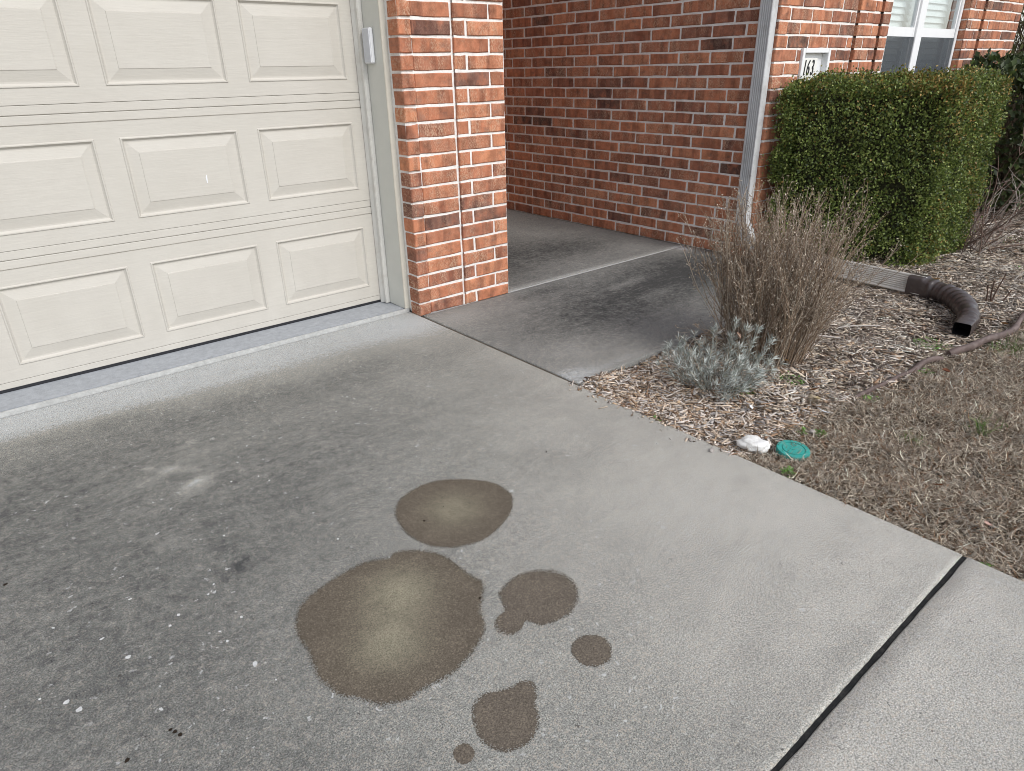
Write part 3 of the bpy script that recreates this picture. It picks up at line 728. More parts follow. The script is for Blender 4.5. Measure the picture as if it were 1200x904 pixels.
tube_frames(el, pp, 'elbow', M['alu'], ds, sm=20)
st = MB()
for z in (1.95, ): st.box(XR - DD - .008, XR - .003, dy0 - .03, dy1 + .03, z, z + .025)
st.build('strap', M['alu'], ds)

dx = tag(empty('downspout_extension'), 'beige ribbed gutter pipe on the mulch ending in a curved brown plastic elbow', 'drain pipe')
A0, A1 = Vector((2.330, -.80, .060)), Vector((2.262, -1.690, .060))
dirv = (A1 - A0).normalized(); ang = math.atan2(dirv.y, dirv.x)
def fr2(p, tilt): # ribs (b) face roughly towards -x and up
    side = Vector((-dirv.y, dirv.x, 0)); side = side if side.x < 0 else -side
    bdir = (side * math.cos(tilt) + Vector((0, 0, 1)) * math.sin(tilt)).normalized(); adir = dirv.cross(bdir)
    m = Matrix.Identity(4)
    m.col[0] = (*adir, 0); m.col[1] = (*bdir, 0); m.col[2] = (*dirv, 0); m.col[3] = (*p, 1)
    return m
tube_frames([fr2(A0.lerp(A1, t), .42) for t in (0, .5, 1)], rib_profile(.108, .066, 8, .0065), 'ribbed_pipe', M['beige_alu'], dx, sm=20)
# flexible brown elbow, swept
ctrl = [(2.268, -1.610, .060), (2.262, -1.70, .060), (2.235, -1.80, .058), (2.160, -1.895, .056), (2.050, -1.970, .055), (1.94, -2.022, .052), (1.83, -2.050, .046), (1.745, -2.060, .040)]
def spline(P, n):
    P = np.array(P); m = len(P); out = []
    for t in np.linspace(0, m - 1, n):
        i = min(int(t), m - 2); f = t - i
        p0, p1, p2, p3 = P[max(i - 1, 0)], P[i], P[i + 1], P[min(i + 2, m - 1)]
        out.append(.5 * (2 * p1 + (p2 - p0) * f + (2 * p0 - 5 * p1 + 4 * p2 - p3) * f * f + (3 * p1 - p0 - 3 * p2 + p3) * f ** 3))
    return np.array(out)
NP = 90
path = spline(ctrl, NP)
def sup(w, h, e, n=24):
    o_ = []
    for q in range(n):
        a = 2 * math.pi * q / n; c, s = math.cos(a), math.sin(a)
        o_.append((w * abs(c) ** (2 / e) * (1 if c > 0 else -1), h * abs(s) ** (2 / e) * (1 if s > 0 else -1)))
    return o_
def fprof(i):
    t = i / (NP - 1)
    if t < .13: return sup(.052, .060, 7)
    if t > .90: return sup(.038, .032, 7)
    k = min((t - .13) / .08, (.90 - t) / .08, 1)
    r = .052 - .012 * max(0, (t - .5) / .4) + (.0048 * math.sin(i * 1.2) if not (.62 < t < .70 or .24 < t < .30) else -.003) * k
    return sup(r, r - .006 * max(0, (t - .7) / .2), 2 + 4 * (1 - k))
fe = MB(); fe.sweep([tuple(p) for p in path], fprof, cap=False)
def inner(i): return [(a * .9, b * .88) for a, b in fprof(NP - 1)]
fo = fe.build('flexible_elbow', M['brown_plastic'], dx, smooth=60)
ins = MB(); ins.sweep([tuple(p) for p in path[-14:]], lambda i: [(a * .93, b * .92) for a, b in sup(.038, .032, 7)], cap=False)
e0 = [ins.bm.verts.new(Vector(path[-13]) + Vector(v)) for v in ((-.012, -.034, -.03), (.012, .034, -.03), (.012, .034, .03), (-.012, -.034, .03))]; ins.bm.faces.new(e0)
ins.build('shaded_opening', M['pipe_shade'], dx)  # black liner and plug paint the shade in the pipe mouth

# ------------------------------------------------------------------ house number niche
hn = tag(empty('house_number_plaque', (2.823, YF, 1.15)), 'white framed house number plaque 163 set in the brick above the hedge', 'house number')
n1 = MB()
for b in ((-.177, -.148, -.012, .06, -.13, .150), (.148, .177, -.0125, .06, -.13, .1502), (-.1475, .1475, -.0118, .06, .122, .1505), (-.1475, .1475, -.0115, .06, -.13, -.10)): n1.box(*b, .002)
n1.build('frame', M['window_white'], hn)
n2 = MB(); n2.box(-.147, .147, .030, .058, -.099, .121); n2.build('backboard', M['window_white'], hn)
n3 = MB(); n3.box(-.1465, .050, .006, .015, -.095, .092, .001); n3.build('number_plate', M['plate'], hn)
for ch, x in (('1', -.128), ('6', -.083), ('3', -.030)):
    cu = bpy.data.curves.new('digit', 'FONT'); cu.body = ch; cu.size = .130; cu.shear = .18; cu.extrude = .002; cu.space_character = 1
    to = bpy.data.objects.new('digit', cu); COL.objects.link(to)
    bpy.context.view_layer.update()
    me = bpy.data.meshes.new_from_object(to.evaluated_get(bpy.context.evaluated_depsgraph_get())); bpy.data.objects.remove(to)
    d_ = bpy.data.objects.new('digit', me); me.materials.clear(); me.materials.append(M['number'])
    link(d_, hn); d_.location = (x, .0035, -.008); d_.rotation_euler = (math.pi / 2, 0, 0); d_.scale = (.60, 1, 1)

# ------------------------------------------------------------------ window
wn_ = tag(empty('window', (0, YF, 0)), 'white double window with blinds in the brick wall above the hedge', 'window')
WX0, WX1, MXa, MXb = 3.748, 5.278, 4.43, 4.545
w1 = MB()
w1.box(WX0, 3.93, .055, .13, .90, 2.245, .003); w1.box(5.235, WX1, .055, .13, .90, 2.245, .003); w1.box(3.931, 5.234, .056, .129, .90, .945, .003); w1.box(3.931, 5.234, .056, .129, 2.20, 2.244, .003); w1.box(MXa, MXb, .052, .13, .946, 2.199, .003)
w1.build('frame', M['window_white'], wn_)
for a, b in ((3.932, MXa - .001), (MXb + .001, 5.233)):
    for z0, z1, yo in ((.947, 1.42, .084), (1.385, 2.198, .066)):
        sm_ = MB()
        sm_.box(a, a + .024, yo, yo + .03, z0, z1); sm_.box(b - .024, b, yo, yo + .03, z0, z1); sm_.box(a + .0245, b - .0245, yo + .0005, yo + .0295, z0, z0 + (.065 if z0 > 1 else .04)); sm_.box(a + .0245, b - .0245, yo + .0005, yo + .0295, z1 - .035, z1)
        sash = sm_.build('sash', M['window_white'], wn_)
        pn = MB(); pn.box(a + .0246, b - .0246, yo + .014, yo + .0142, z0 + .02, z1 - .02); pn.build('pane', M['glass'], sash)
    sc_ = MB(); sc_.box(a + .003, b - .003, .0585, .0590, .948, 1.384); sc_.build('insect_screen', M['screen'], wn_)
    bl = MB(); bl.box(a - .02, b + .02, .165, .20, 2.16, 2.20); blo = bl.build('blind', M['window_white'], wn_)
    slat_me = None
    z = .95
    for q in range(25):
        if slat_me is None:
            sb = MB(); sb.sweep([(a - .02, 0, 0), (b + .02, 0, 0)], [(-.0245, -.001), (0, .002), (.0245, -.001), (.0245, -.0035), (0, -.0005), (-.0245, -.0035)]); o_ = sb.build('slat', M['window_white'], blo); slat_me = o_.data
        else: o_ = link(bpy.data.objects.new('slat', slat_me), blo)
        o_.location = (0, .182, z); o_.rotation_euler = (R(62), 0, 0); z += .0478
rm = MB()
rm.prism([(3.5, .12 + 1.4), (5.6, .12 + 1.4), (5.6, .121 + 1.41), (3.5, .121 + 1.41)], .6, 2.4, 'z')
rm.build('room_wall', M['soffit'], wn_)

# ------------------------------------------------------------------ planting bed and lawn
def edge_y(x):    # line between mulch (above) and lawn (below)
    return np.interp(x, [-.2, .10, .53, .75, .93, 1.17, 1.38, 1.56, 1.79, 2.04, 2.20, 3.0, 9.0], [-1.93, -1.95, -1.985, -2.02, -2.04, -2.07, -2.095, -2.138, -2.19, -2.205, -2.19, -2.22, -2.5])
def bed_h(X, Y):
    return -.030 + .010 * np.sin(X * 7.1 + 1) * np.cos(Y * 5.3) + .008 * np.sin(X * 17 + Y * 11) + .030 * np.clip((X - 1.2) / 2, 0, 1)
xs = np.linspace(.0, 9.0, 220); ys = np.linspace(-3.9, YF + .02, 90)
V, F = grid_mesh(xs, ys, bed_h)
tag(mesh_np('garden_soil', V, F, M['soil'], smooth=True), 'dark soil of the planting bed and lawn edge', None, None, 'structure')

def ribbons(name, P, W, cols, mat, parent=None, up=None):
    """P (n,s,3) polylines; W (n,s) half widths; flat ribbons"""
    n, s, _ = P.shape
    T = np.gradient(P, axis=1); 
    U = np.zeros_like(P); U[..., 2] = 1
    U += rng.normal(0, .55, (n, 1, 3)) if up is None else up
    S = np.cross(T, U); S /= np.linalg.norm(S, axis=2, keepdims=True) + 1e-9
    A = P + S * W[..., None]; B = P - S * W[..., None]
    V = np.stack([A, B], 2).reshape(-1, 3)
    i = (np.arange(n)[:, None] * s + np.arange(s - 1)[None, :]).ravel() * 2
    F = np.stack([i, i + 1, i + 3, i + 2], 1)
    C = np.repeat(cols, s * 2, axis=0) if cols.ndim == 2 else np.repeat(cols.reshape(n * s, 3), 2, axis=0)
    return mesh_np(name, V, F, mat, parent, cols=C)

def tubes(name, P, W, cols, mat, parent=None, sides=3):
    n, s, _ = P.shape
    T = np.gradient(P, axis=1); T /= np.linalg.norm(T, axis=2, keepdims=True) + 1e-9
    ref = np.tile(np.array([.31, .95, .05]), (n, s, 1)); S = np.cross(T, ref); S /= np.linalg.norm(S, axis=2, keepdims=True) + 1e-9
    Bn = np.cross(T, S)
    rings = [P + (S * math.cos(2 * math.pi * k / sides) + Bn * math.sin(2 * math.pi * k / sides)) * W[..., None] for k in range(sides)]
    V = np.stack(rings, 2).reshape(-1, 3)
    i = (np.arange(n)[:, None] * s + np.arange(s - 1)[None, :]).ravel() * sides
    F = np.vstack([np.stack([i + k, i + (k + 1) % sides, i + sides + (k + 1) % sides, i + sides + k], 1) for k in range(sides)])
    C = np.repeat(cols, s * sides, axis=0)
    return mesh_np(name, V, F, mat, parent, cols=C, smooth=True)

def leaves(name, P, D, Nn, L, W, cols, mat, parent=None, fold=.25):
    """kite leaves: base P, direction D, rough normal Nn, length L, half width W"""
    D = D / (np.linalg.norm(D, axis=1, keepdims=True) + 1e-9)
    S = np.cross(D, Nn); S /= np.linalg.norm(S, axis=1, keepdims=True) + 1e-9
    Nn = np.cross(S, D)
    L = np.broadcast_to(L, (len(P),))[:, None]; W = np.broadcast_to(W, (len(P),))[:, None]
    b = P; t = P + D * L; m = P + D * L * .45
    l = m + S * W + Nn * W * fold; r = m - S * W + Nn * W * fold
    V = np.stack([b, r, t, l], 1).reshape(-1, 3)
    i = np.arange(len(P)) * 4
    F = np.vstack([np.stack([i, i + 1, i + 2], 1), np.stack([i, i + 2, i + 3], 1)])
    return mesh_np(name, V, F, mat, parent, cols=np.repeat(cols, 4, axis=0))

def pick(pal, n, jit=.18):
    pal = np.array(pal, float); w = pal[:, 3] / pal[:, 3].sum()
    c = pal[rng.choice(len(pal), n, p=w), :3]
    return np.clip(c * (1 + rng.normal(0, jit, (n, 1))), .004, .9)

def unit(n): 
    v = rng.normal(0, 1, (n, 3)); return v / np.linalg.norm(v, axis=1, keepdims=True)

# wood-chip mulch ---------------------------------------------------
def chips(name, X, Y, pal, lmin, lmax, lift=.022, label=''):
    n = len(X)
    L = rng.uniform(lmin, lmax, n) * rng.choice([.45, 1, 1.7], n, p=[.45, .40, .15]); Wd = rng.uniform(.0010, .0044, n) * rng.choice([1, 2.0], n, p=[.86, .14]); Hh = rng.uniform(.0005, .0018, n)
    a = rng.uniform(0, 2 * math.pi, n); tl = rng.normal(0, .13, n)
    D = np.stack([np.cos(a) * np.cos(tl), np.sin(a) * np.cos(tl), np.sin(tl)], 1)
    U = np.zeros((n, 3)); U[:, 2] = 1; U += rng.normal(0, .3, (n, 3))
    S = np.cross(D, U); S /= np.linalg.norm(S, axis=1, keepdims=True); U = np.cross(S, D)
    C = np.stack([X, Y, bed_h(X, Y) + rng.uniform(.001, lift, n)], 1)
    t0, t1 = rng.uniform(.4, 1, n), rng.uniform(.15, .9, n)
    V = []
    for sx, tp in ((-1, t0), (1, t1)):
        for sy, sz in ((-1, -1), (1, -1), (1, 1), (-1, 1)):
            V.append(C + D * (sx * L / 2)[:, None] + S * (sy * Wd * tp)[:, None] + U * (sz * Hh)[:, None] + S * (rng.normal(0, .0012, n))[:, None])
    V = np.stack(V, 1).reshape(-1, 3); i = np.arange(n) * 8
    q = lambda *k: np.stack([i + j for j in k], 1)
    F = np.vstack([q(0, 3, 2, 1), q(4, 5, 6, 7), q(0, 1, 5, 4), q(1, 2, 6, 5), q(2, 3, 7, 6), q(3, 0, 4, 7)])
    return tag(mesh_np(name, V, F, M['chip'], cols=np.repeat(pick(pal, n), 8, axis=0)), label, 'mulch', None, 'stuff')
def scatter(n, x0, x1, y0, y1, ok):
    X = rng.uniform(x0, x1, n); Y = rng.uniform(y0, y1, n); k = ok(X, Y); return X[k], Y[k]
in_bed = lambda X, Y: (Y > edge_y(X) - .03 * rng.random(len(X))) & ~((X < 2.345) & (Y > -1.205)) & (X > .006) & (Y < YF - .02)
pal_near = [(.62, .50, .39, 3.4), (.42, .30, .20, 2), (.28, .18, .115, 1.6), (.70, .62, .55, 3), (.44, .40, .37, 2.2), (.16, .12, .09, 2)]
pal_far = [(.60, .50, .39, 3.4), (.42, .36, .30, 2.6), (.72, .65, .57, 2.8), (.25, .195, .155, 2.2), (.14, .105, .085, 1.8), (.40, .28, .19, 1.0)]
X, Y = scatter(42000, 0, 1.3, -2.05, -1.18, in_bed)
k = rng.random(len(X)) < np.clip(1.05 - X / .8, .12, 1)
chips('mulch', X[k], Y[k], pal_near, .018, .070, label='fresh tan wood chip mulch beside the driveway corner')
X, Y = scatter(66000, .4, 4.2, -2.45, YF, in_bed)
k = rng.random(len(X)) < np.clip(X / .75 - .15, .2, 1)
chips('mulch', X[k], Y[k], pal_far, .018, .066, label='weathered grey wood chip mulch around the hedge')
X, Y = scatter(14000, 4.0, 9.0, -2.6, YF, in_bed)
chips('mulch', X, Y, pal_far, .03, .09, .03, label='far wood chip mulch past the hedge')

# dormant grass -----------------------------------------------------
def grass(name, X, Y, pal, lmin, lmax, w, label, flat=.35, kind='stuff', cat='grass', parent=None, sway=.5):
    n = len(X); s = 5
    L = rng.uniform(lmin, lmax, n); a = rng.uniform(0, 2 * math.pi, n); el_ = np.abs(rng.normal(flat, .35, n))
    d = np.stack([np.cos(a) * np.cos(el_), np.sin(a) * np.cos(el_), np.sin(el_)], 1)
    P = np.zeros((n, s, 3)); p = np.stack([X, Y, bed_h(X, Y) - .002 + rng.uniform(0, .014, n)], 1)
    turn = rng.normal(0, sway, n); bend = rng.normal(-.30, .35, n)
    for q in range(s):
        P[:, q] = p
        p = p + d * (L / (s - 1))[:, None]
        c_, s_ = np.cos(turn), np.sin(turn)
        d = np.stack([d[:, 0] * c_ - d[:, 1] * s_, d[:, 0] * s_ + d[:, 1] * c_, d[:, 2] + bend * .8], 1); d /= np.linalg.norm(d, axis=1, keepdims=True)
    fl = bed_h(P[..., 0], P[..., 1]); P[..., 2] = np.maximum(P[..., 2], fl + .001)
    Wd = np.array([.9, 1, .9, .65, .12])[None, :] * (rng.uniform(.6, 1.3, n) * w)[:, None]
    o = ribbons(name, P, Wd, pick(pal, n, .22), M['dryleaf'], parent)
    return o
pal_grass = [(.40, .33, .255, 3), (.30, .24, .18, 3), (.53, .46, .37, 2.2), (.15, .108, .075, 2.2), (.74, .66, .53, 1.3), (.37, .335, .285, 2.0), (.25, .14, .08, 1.1)]
lawn_ok = lambda X, Y: (Y < edge_y(X) + .045 * np.sin(X * 9 + 2) + .03 * np.sin(X * 23) + .035 * rng.normal(0, 1, len(X))) & (X > .004)
X, Y = scatter(120000, 0, 2.7, -2.95, -1.86, lawn_ok)
tag(grass('dry_grass', X, Y, pal_grass,   .016, .055, .0012, ''), 'matted dormant brown grass beside the driveway', 'grass', None, 'stuff')
X, Y = scatter(26000, 0, 5.5, -3.8, -1.9, lambda X, Y: lawn_ok(X, Y) & ((X > 2.6) | (Y < -2.9)))
tag(grass('dry_grass', X, Y, pal_grass, .03, .08, .0018, ''), 'matted dormant brown grass farther along the lawn', 'grass', None, 'stuff')
# dead fine straw caught in the bed
X, Y = scatter(42000, .05, 3.2, -2.12, -1.25, lambda X, Y: in_bed(X, Y) & (rng.random(len(X)) < np.clip(.25 + .75 * np.sin(X * 5.3 + 1.1) * np.sin(Y * 7.7 + X * 2.1), .06, 1) * np.clip(X * 1.2, .12, 1)))
tag(grass('dry_straw', X, Y, [(.38, .34, .30, 2), (.28, .245, .215, 2), (.50, .46, .41, 1.2), (.17, .13, .10, 1)], .02, .075, .0009, ''), 'wispy grey dead straw lying over the mulch', 'straw', None, 'stuff')

# plastic bed edging --------------------------------------------------
ed = MB()
ep = spline([(1.480, -2.108, .000), (1.56, -2.140, .014), (1.68, -2.160, .020), (1.79, -2.186, .022), (1.88, -2.204, .026), (1.96, -2.207, .012), (2.05, -2.203, .020), (2.2, -2.19, .034), (2.5, -2.195, .03), (3.2, -2.23, .02)], 70)
ed.sweep([tuple(p) for p in ep], lambda i: [(a * (1 + .15 * math.sin(i * .6)), b + .004 * math.sin(i * .37)) for a, b in sup(.013, .017, 2.6, 10)])
tag(ed.build('bed_edging', M['rubber_edge'], smooth=60), 'loose brown plastic lawn edging lying past the drain elbow', 'edging')
ed2 = MB()
ep = spline([(.535, -1.988, -.030), (.65, -2.002, -.020), (.75, -2.02, -.022), (.93, -2.04, -.014), (1.05, -2.055, -.012), (1.17, -2.07, -.010), (1.29, -2.072, .000), (1.39, -2.095, -.001), (1.42, -2.102, -.012)], 60)
ed2.sweep([tuple(p) for p in ep], lambda i: [(a * (1 + .2 * math.sin(i * .5)) * (.55 + .45 * i / 59), b * (.6 + .4 * i / 59) + .003 * math.sin(i * .43)) for a, b in sup(.012, .015, 2.6, 10)])
tag(ed2.build('bed_edging', M['rubber_edge'], smooth=60), 'half buried thin brown edging between mulch and grass', 'edging')

# valve cover -----------------------------------------------------------
teal = mat_simple('teal_plastic', (.035, .33, .285), .5, .4, .12, 30, .3, 150, .002, dirt=(.14, .36, .31), ds=25)
vc = tag(empty('valve_cover', (.206, -2.072, -.0235)), 'round teal plastic valve cover lying in the brown grass', 'valve cover')
def disc(mb, prof, n=48):
    rows_ = [[mb.bm.verts.new((r_ * math.cos(2 * math.pi * q / n), r_ * math.sin(2 * math.pi * q / n), z_)) for q in range(n)] for r_, z_ in prof]
    for i in range(len(rows_) - 1):
        for q in range(n): mb.bm.faces.new((rows_[i][q], rows_[i][(q + 1) % n], rows_[i + 1][(q + 1) % n], rows_[i + 1][q]))
    mb.bm.faces.new(rows_[-1]); return mb
lid = disc(MB(), [(.056, -.02), (.057, .004), (.055, .009), (.050, .010), (.0405, .010), (.040, .007), (.0372, .007), (.0367, .010), (.012, .0105), (.0115, .0125), (.004, .0125)]).build('lid', teal, vc, smooth=40)
lid.rotation_euler = (R(4), R(-3), .4)
lt = MB()
lt.box(-.018, .02, -.026, -.0235, .0095, .0112)
lo = lt.build('raised_bar', teal, vc); lo.rotation_euler = (R(4), R(-3), .4)

# white stone ------------------------------------------------------------
def rock(name, loc, rad, mat, seed, label, cat, sc=(1, 1, .6), sub=4, amp=.22, group=None):
    bm = bmesh.new(); bmesh.ops.create_icosphere(bm, subdivisions=sub, radius=1)
    from mathutils import noise as mn
    for v in bm.verts:
        p = v.co.copy() + Vector((seed * 3.1, seed, -seed))
        d = 1 + amp * (mn.noise(p * 1.3) + .5 * mn.noise(p * 3.1) + .28 * mn.noise(p * 8)) - .12 * max(0, mn.noise(p * 2.3 + Vector((9, 1, 4))) - .1)
        v.co = Vector((v.co.x * d * rad * sc[0], v.co.y * d * rad * sc[1], v.co.z * d * rad * sc[2]))
        if cat == 'stone': v.co += Vector((0, 0, .0012 * mn.noise(p * 22)))
    mb = MB(); mb.add(bm); o = mb.build(name, mat, None, smooth=60)
    o.location = loc; o.rotation_euler = (0, 0, seed)
    return tag(o, label, cat, group)
stone_m = mat_simple('white_limestone', (.74, .73, .70), .85, .2, .12, 40, .8, 90, .004, dirt=(.50, .46, .40), ds=32)
rock('white_stone', (.120, -1.966, -.010), .052, stone_m, 2, 'white lumpy stone at the driveway edge beside the teal cover', 'stone', (1.05, .80, .50))
rock('pale_pebble', (.352, -2.062, -.004), .011, mat_simple('grey_pebble', (.40, .36, .33), .8, .2), 5, 'small greyish pebble in the grass right of the teal cover', 'pebble', sub=2)
rock('tan_stone', (.600, -1.93, -.004), .026, mat_simple('tan_stone', (.36, .29, .20), .85, .2, .25, 30, .5), 7, 'rounded tan stone at the mulch edge near the edging', 'stone', (1, .9, .7), sub=3)

def shard(name, loc, pts, mat, rot, label, cat, thick=.0012, group=None, curl=0.0):
    mb = MB(); mb.prism(pts, 0, thick, 'z')
    if curl:
        for v in mb.bm.verts: v.co.z += curl * (v.co.x ** 2 + .4 * v.co.y ** 2) * 20
    o = mb.build(name, mat); o.location = loc; o.rotation_euler = rot
    return tag(o, label, cat, group)
paper = mat_simple('white_scrap', (.70, .71, .72), .7, .2, .06)
shard('plastic_scrap', (.458, -2.046, .034), [(-.02, -.008), (-.004, -.013), (.012, -.008), (.014, .006), (.022, .010), (.012, .014), (-.004, .006)], paper, (.35, .2, 1.0), 'torn white scrap lying in the grass past the teal cover', 'scrap', curl=.4)
shard('plastic_scrap', (.345, -1.815, .004), [(-.012, -.006), (.008, -.008), (.013, .004), (.003, .011), (-.008, .006)], paper, (.6, .1, .4), 'small white scrap on the mulch below the silver plant', 'scrap', curl=.4)
X, Y = scatter(420, -.10, .02, -1.98, -1.15, lambda X, Y: (X < .0) & (rng.random(len(X)) < np.exp(X / .022)))
_bh = bed_h
bed_h = lambda X, Y: 0 * X + .0005
chips('spilled_mulch', X, Y, pal_near, .008, .025, .003, label='few wood shreds spilled along the driveway edge')
bed_h = _bh
def dry_leaf(loc, L, c, rot, label):
    n = 7; V = []; F = []
    for i in range(n):
        t = i / (n - 1); w = L * .33 * math.sin(math.pi * min(t * .95 + .05, 1)) ** .8
        for s_, zz in ((-1, .16), (0, 0), (1, .16)): V.append((L * (t - .5), s_ * w, zz * w * 2 + .18 * L * (t - .5) ** 2 * 4))
    for i in range(n - 1):
        for q in range(2): a = i * 3 + q; F.append((a, a + 1, a + 4, a + 3))
    o = mesh_np('fallen_leaf', V, F, M['dryleaf'], None, cols=np.tile(np.array(c), (len(V), 1)) * rng.uniform(.8, 1.2, (len(V), 1)), smooth=True)
    o.location = loc; o.rotation_euler = rot
    return tag(o, label, 'leaf', 'fallen dry leaves')
dry_leaf((.60, -1.565, .165), .050, (.36, .20, .13), (.9, .2, .4), 'tan dry leaf caught in the top of the silver plant')
dry_leaf((1.25, -2.179, .006), .05, (.14, .055, .03), (.2, .1, .3), 'dark brown leaf in the grass below the drain elbow')
dry_leaf((.293, -2.503, .006), .032, (.20, .075, .035), (.5, .4, 1.4), 'reddish brown leaf in the middle of the dry grass')
dry_leaf((.185, -2.677, .006), .030, (.50, .33, .27), (.2, .1, .8), 'pinkish pale leaf near the black driveway joint')
dry_leaf((.655, -1.905, .012), .048, (.20, .095, .045), (.3, .4, 2.0), 'curled rust brown leaf on the tan stone')
dry_leaf((.592, -1.952, .008), .045, (.42, .34, .20), (.1, .2, .5), 'yellowish leaf beside the tan stone')
dry_leaf((.85, -1.665, .010), .045, (.46, .27, .11), (.3, .3, .9), 'orange leaf at the foot of the dead bush')
dry_leaf((.80, -1.62, .008), .04, (.40, .28, .16), (.4, .1, 2.9), 'tan leaf under the left side of the dead bush')
dry_leaf((2.06, -2.15, .012), .055, (.34, .19, .09), (.2, .3, .4), 'brown leaf between drain elbow and edging')
dry_leaf((2.62, -1.62, .02), .06, (.45, .30, .15), (.2, .2, 1.1), 'golden leaf at the near foot of the hedge')
def twig_thing(name, pts, w, col, label, cat='twig', group=None, n=10):
    P = spline(pts, n)[None]; W = np.linspace(w, w * .6, n)[None]
    o = tubes(name, P, W, np.array([col]), M['twig'], None, 5)
    return tag(o, label, cat, group)
twig_thing('pale_twig', [(.318, -2.215, .012), (.330, -2.240, .014), (.345, -2.262, .012)], .0022, (.50, .45, .37), 'short pale stick crossing another in the grass')
twig_thing('pale_twig', [(.328, -2.232, .016), (.375, -2.238, .015), (.42, -2.262, .012)], .0016, (.46, .41, .34), 'thin pale twig pointing right across the grass')
twig_thing('pale_twig', [(.085, -2.70, .012), (.068, -2.735, .014), (.055, -2.77, .010)], .0020, (.52, .46, .38), 'pale stick in the grass at right edge')

# green weeds --------------------------------------------------------------
def weed(x, y, r, n, label, grassy=False):
    if grassy:
        o = grass('weed', rng.normal(x, r * .5, n), rng.normal(y, r * .5, n), [(.10, .20, .04, 2), (.16, .25, .06, 1), (.20, .22, .10, 1)], .03, .07, .0012, '', flat=.9)
        o.data.materials.clear(); o.data.materials.append(M['leaf'])
    else:
        a = rng.uniform(0, 6.28, n); rr = r * np.sqrt(rng.random(n))
        P = np.stack([x + rr * np.cos(a), y + rr * np.sin(a), bed_h(x + rr * np.cos(a), y + rr * np.sin(a)) + rng.uniform(.006, .024, n)], 1)
        D = unit(n); D[:, 2] = np.abs(D[:, 2]) * .4; Nn = np.tile([0, 0, 1.0], (n, 1)) + rng.normal(0, .35, (n, 3))
        o = leaves('weed', P, D, Nn, rng.uniform(.008, .018, n), rng.uniform(.003, .006, n), pick([(.09, .20, .035, 2), (.13, .26, .05, 2), (.18, .27, .07, 1)], n), M['leaf'])
    return tag(o, label, 'weed', 'small green weeds in mulch and grass', 'stuff' if r >= .05 else None)
weed(1.565, -2.01, .085, 260, 'leafy green weeds below the drain elbow mouth')
weed(.445, -1.715, .045, 110, 'bright green weed tucked against the silver plant')
weed(.74, -1.76, .055, 90, 'dark green weeds in mulch before the dead bush')
weed(.363, -2.091, .020, 46, 'small bright weed right of the teal cover')
weed(.33, -2.035, .013, 22, 'tiny weed beside the teal cover rim')
weed(.035, -2.149, .020, 36, 'small weed on the driveway edge below the teal cover')
weed(.796, -2.06, .040, 50, 'low green weed along the buried edging')
weed(.589, -2.319, .050, 45, 'faint green grass tuft in the middle of the dry lawn', True)
weed(.836, -2.456, .045, 60, 'brighter green grass tuft toward the right of the lawn', True)
weed(1.78, -2.26, .11, 150, 'green grass patch below the loose edging', True)
weed(1.25, -2.10, .035, 50, 'green weed at the broken edging end')
weed(.007, -2.735, .010, 14, 'tiny weed beside the black driveway joint')
weed(3.25, -1.95, .12, 120, 'yellowish green weeds in far mulch right of the hedge')
weed(4.1, -1.62, .16, 150, 'yellowish green weeds beyond the bare canes')
weed(.02, -1.62, .03, 30, 'sparse moss like weed at the driveway corner mulch')

# ------------------------------------------------------------------ silver plant
sv = tag(empty('silver_shrub', (.435, -1.60, -.03)), 'silvery grey green shrub with needle leaves at the walkway corner', 'shrub')
shoots = []
for i in range(118):
    a = rng.uniform(0, 2 * math.pi); r_ = math.sqrt(rng.random()) * .75
    lean = r_ * rng.uniform(1.0, 1.7); L = rng.uniform(.13, .255) * (1 - .12 * r_)
    b = np.array([r_ * .105 * math.cos(a), r_ * .125 * math.sin(a), .0])
    d = np.array([math.cos(a) * math.sin(lean), math.sin(a) * math.sin(lean) * 1.1, math.cos(lean)])
    pts = []
    p = b.copy()
    for q in range(8): pts.append(p.copy()); p = p + d * L / 7; d = d + np.array([rng.normal(0, .10), rng.normal(0, .10), .08]); d /= np.linalg.norm(d)
    shoots.append(pts)
for hx, hy, hl, lean in ((.07, .0, .265, .10), (.12, -.06, .25, .28), (.15, -.10, .22, .5), (.10, -.03, .25, .2), (.02, .05, .235, .1), (-.10, .08, .2, .5)):
    d = np.array([hx, hy, 0]); d = d / np.linalg.norm(d) * math.sin(lean) + np.array([0, 0, math.cos(lean)])
    for e in range(3):
        b = np.array([hx * .6, hy * .6, 0]) + rng.normal(0, .008, 3) * [1, 1, 0]
        shoots.append([b + d * hl * q / 7 + np.array([0, 0, .004 * q]) for q in range(8)])
SP = np.array(shoots)
tubes('stem', SP, np.tile(np.linspace(.0022, .001, 8), (len(SP), 1)), pick([(.28, .29, .26, 1), (.22, .19, .15, 1)], len(SP)), M['twig'], sv)
LP, LD, LN = [], [], []
for sp in SP:
    m = 34; t = np.concatenate([rng.uniform(1.5, 7, m - 14), rng.uniform(6.2, 7, 14)]); i = np.minimum(t.astype(int), 6); f = (t - i)[:, None]
    P = sp[i] * (1 - f) + sp[i + 1] * f; T = sp[i + 1] - sp[i]; T /= np.linalg.norm(T, axis=1, keepdims=True)
    Rr = unit(m); Rr -= T * (Rr * T).sum(1, keepdims=True); Rr /= np.linalg.norm(Rr, axis=1, keepdims=True)
    LP.append(P); LD.append(T * rng.uniform(.5, 1.1, (m, 1)) + Rr); LN.append(np.cross(Rr, T) * .5 + T)
LP, LD, LN = map(np.vstack, (LP, LD, LN)); n = len(LP)
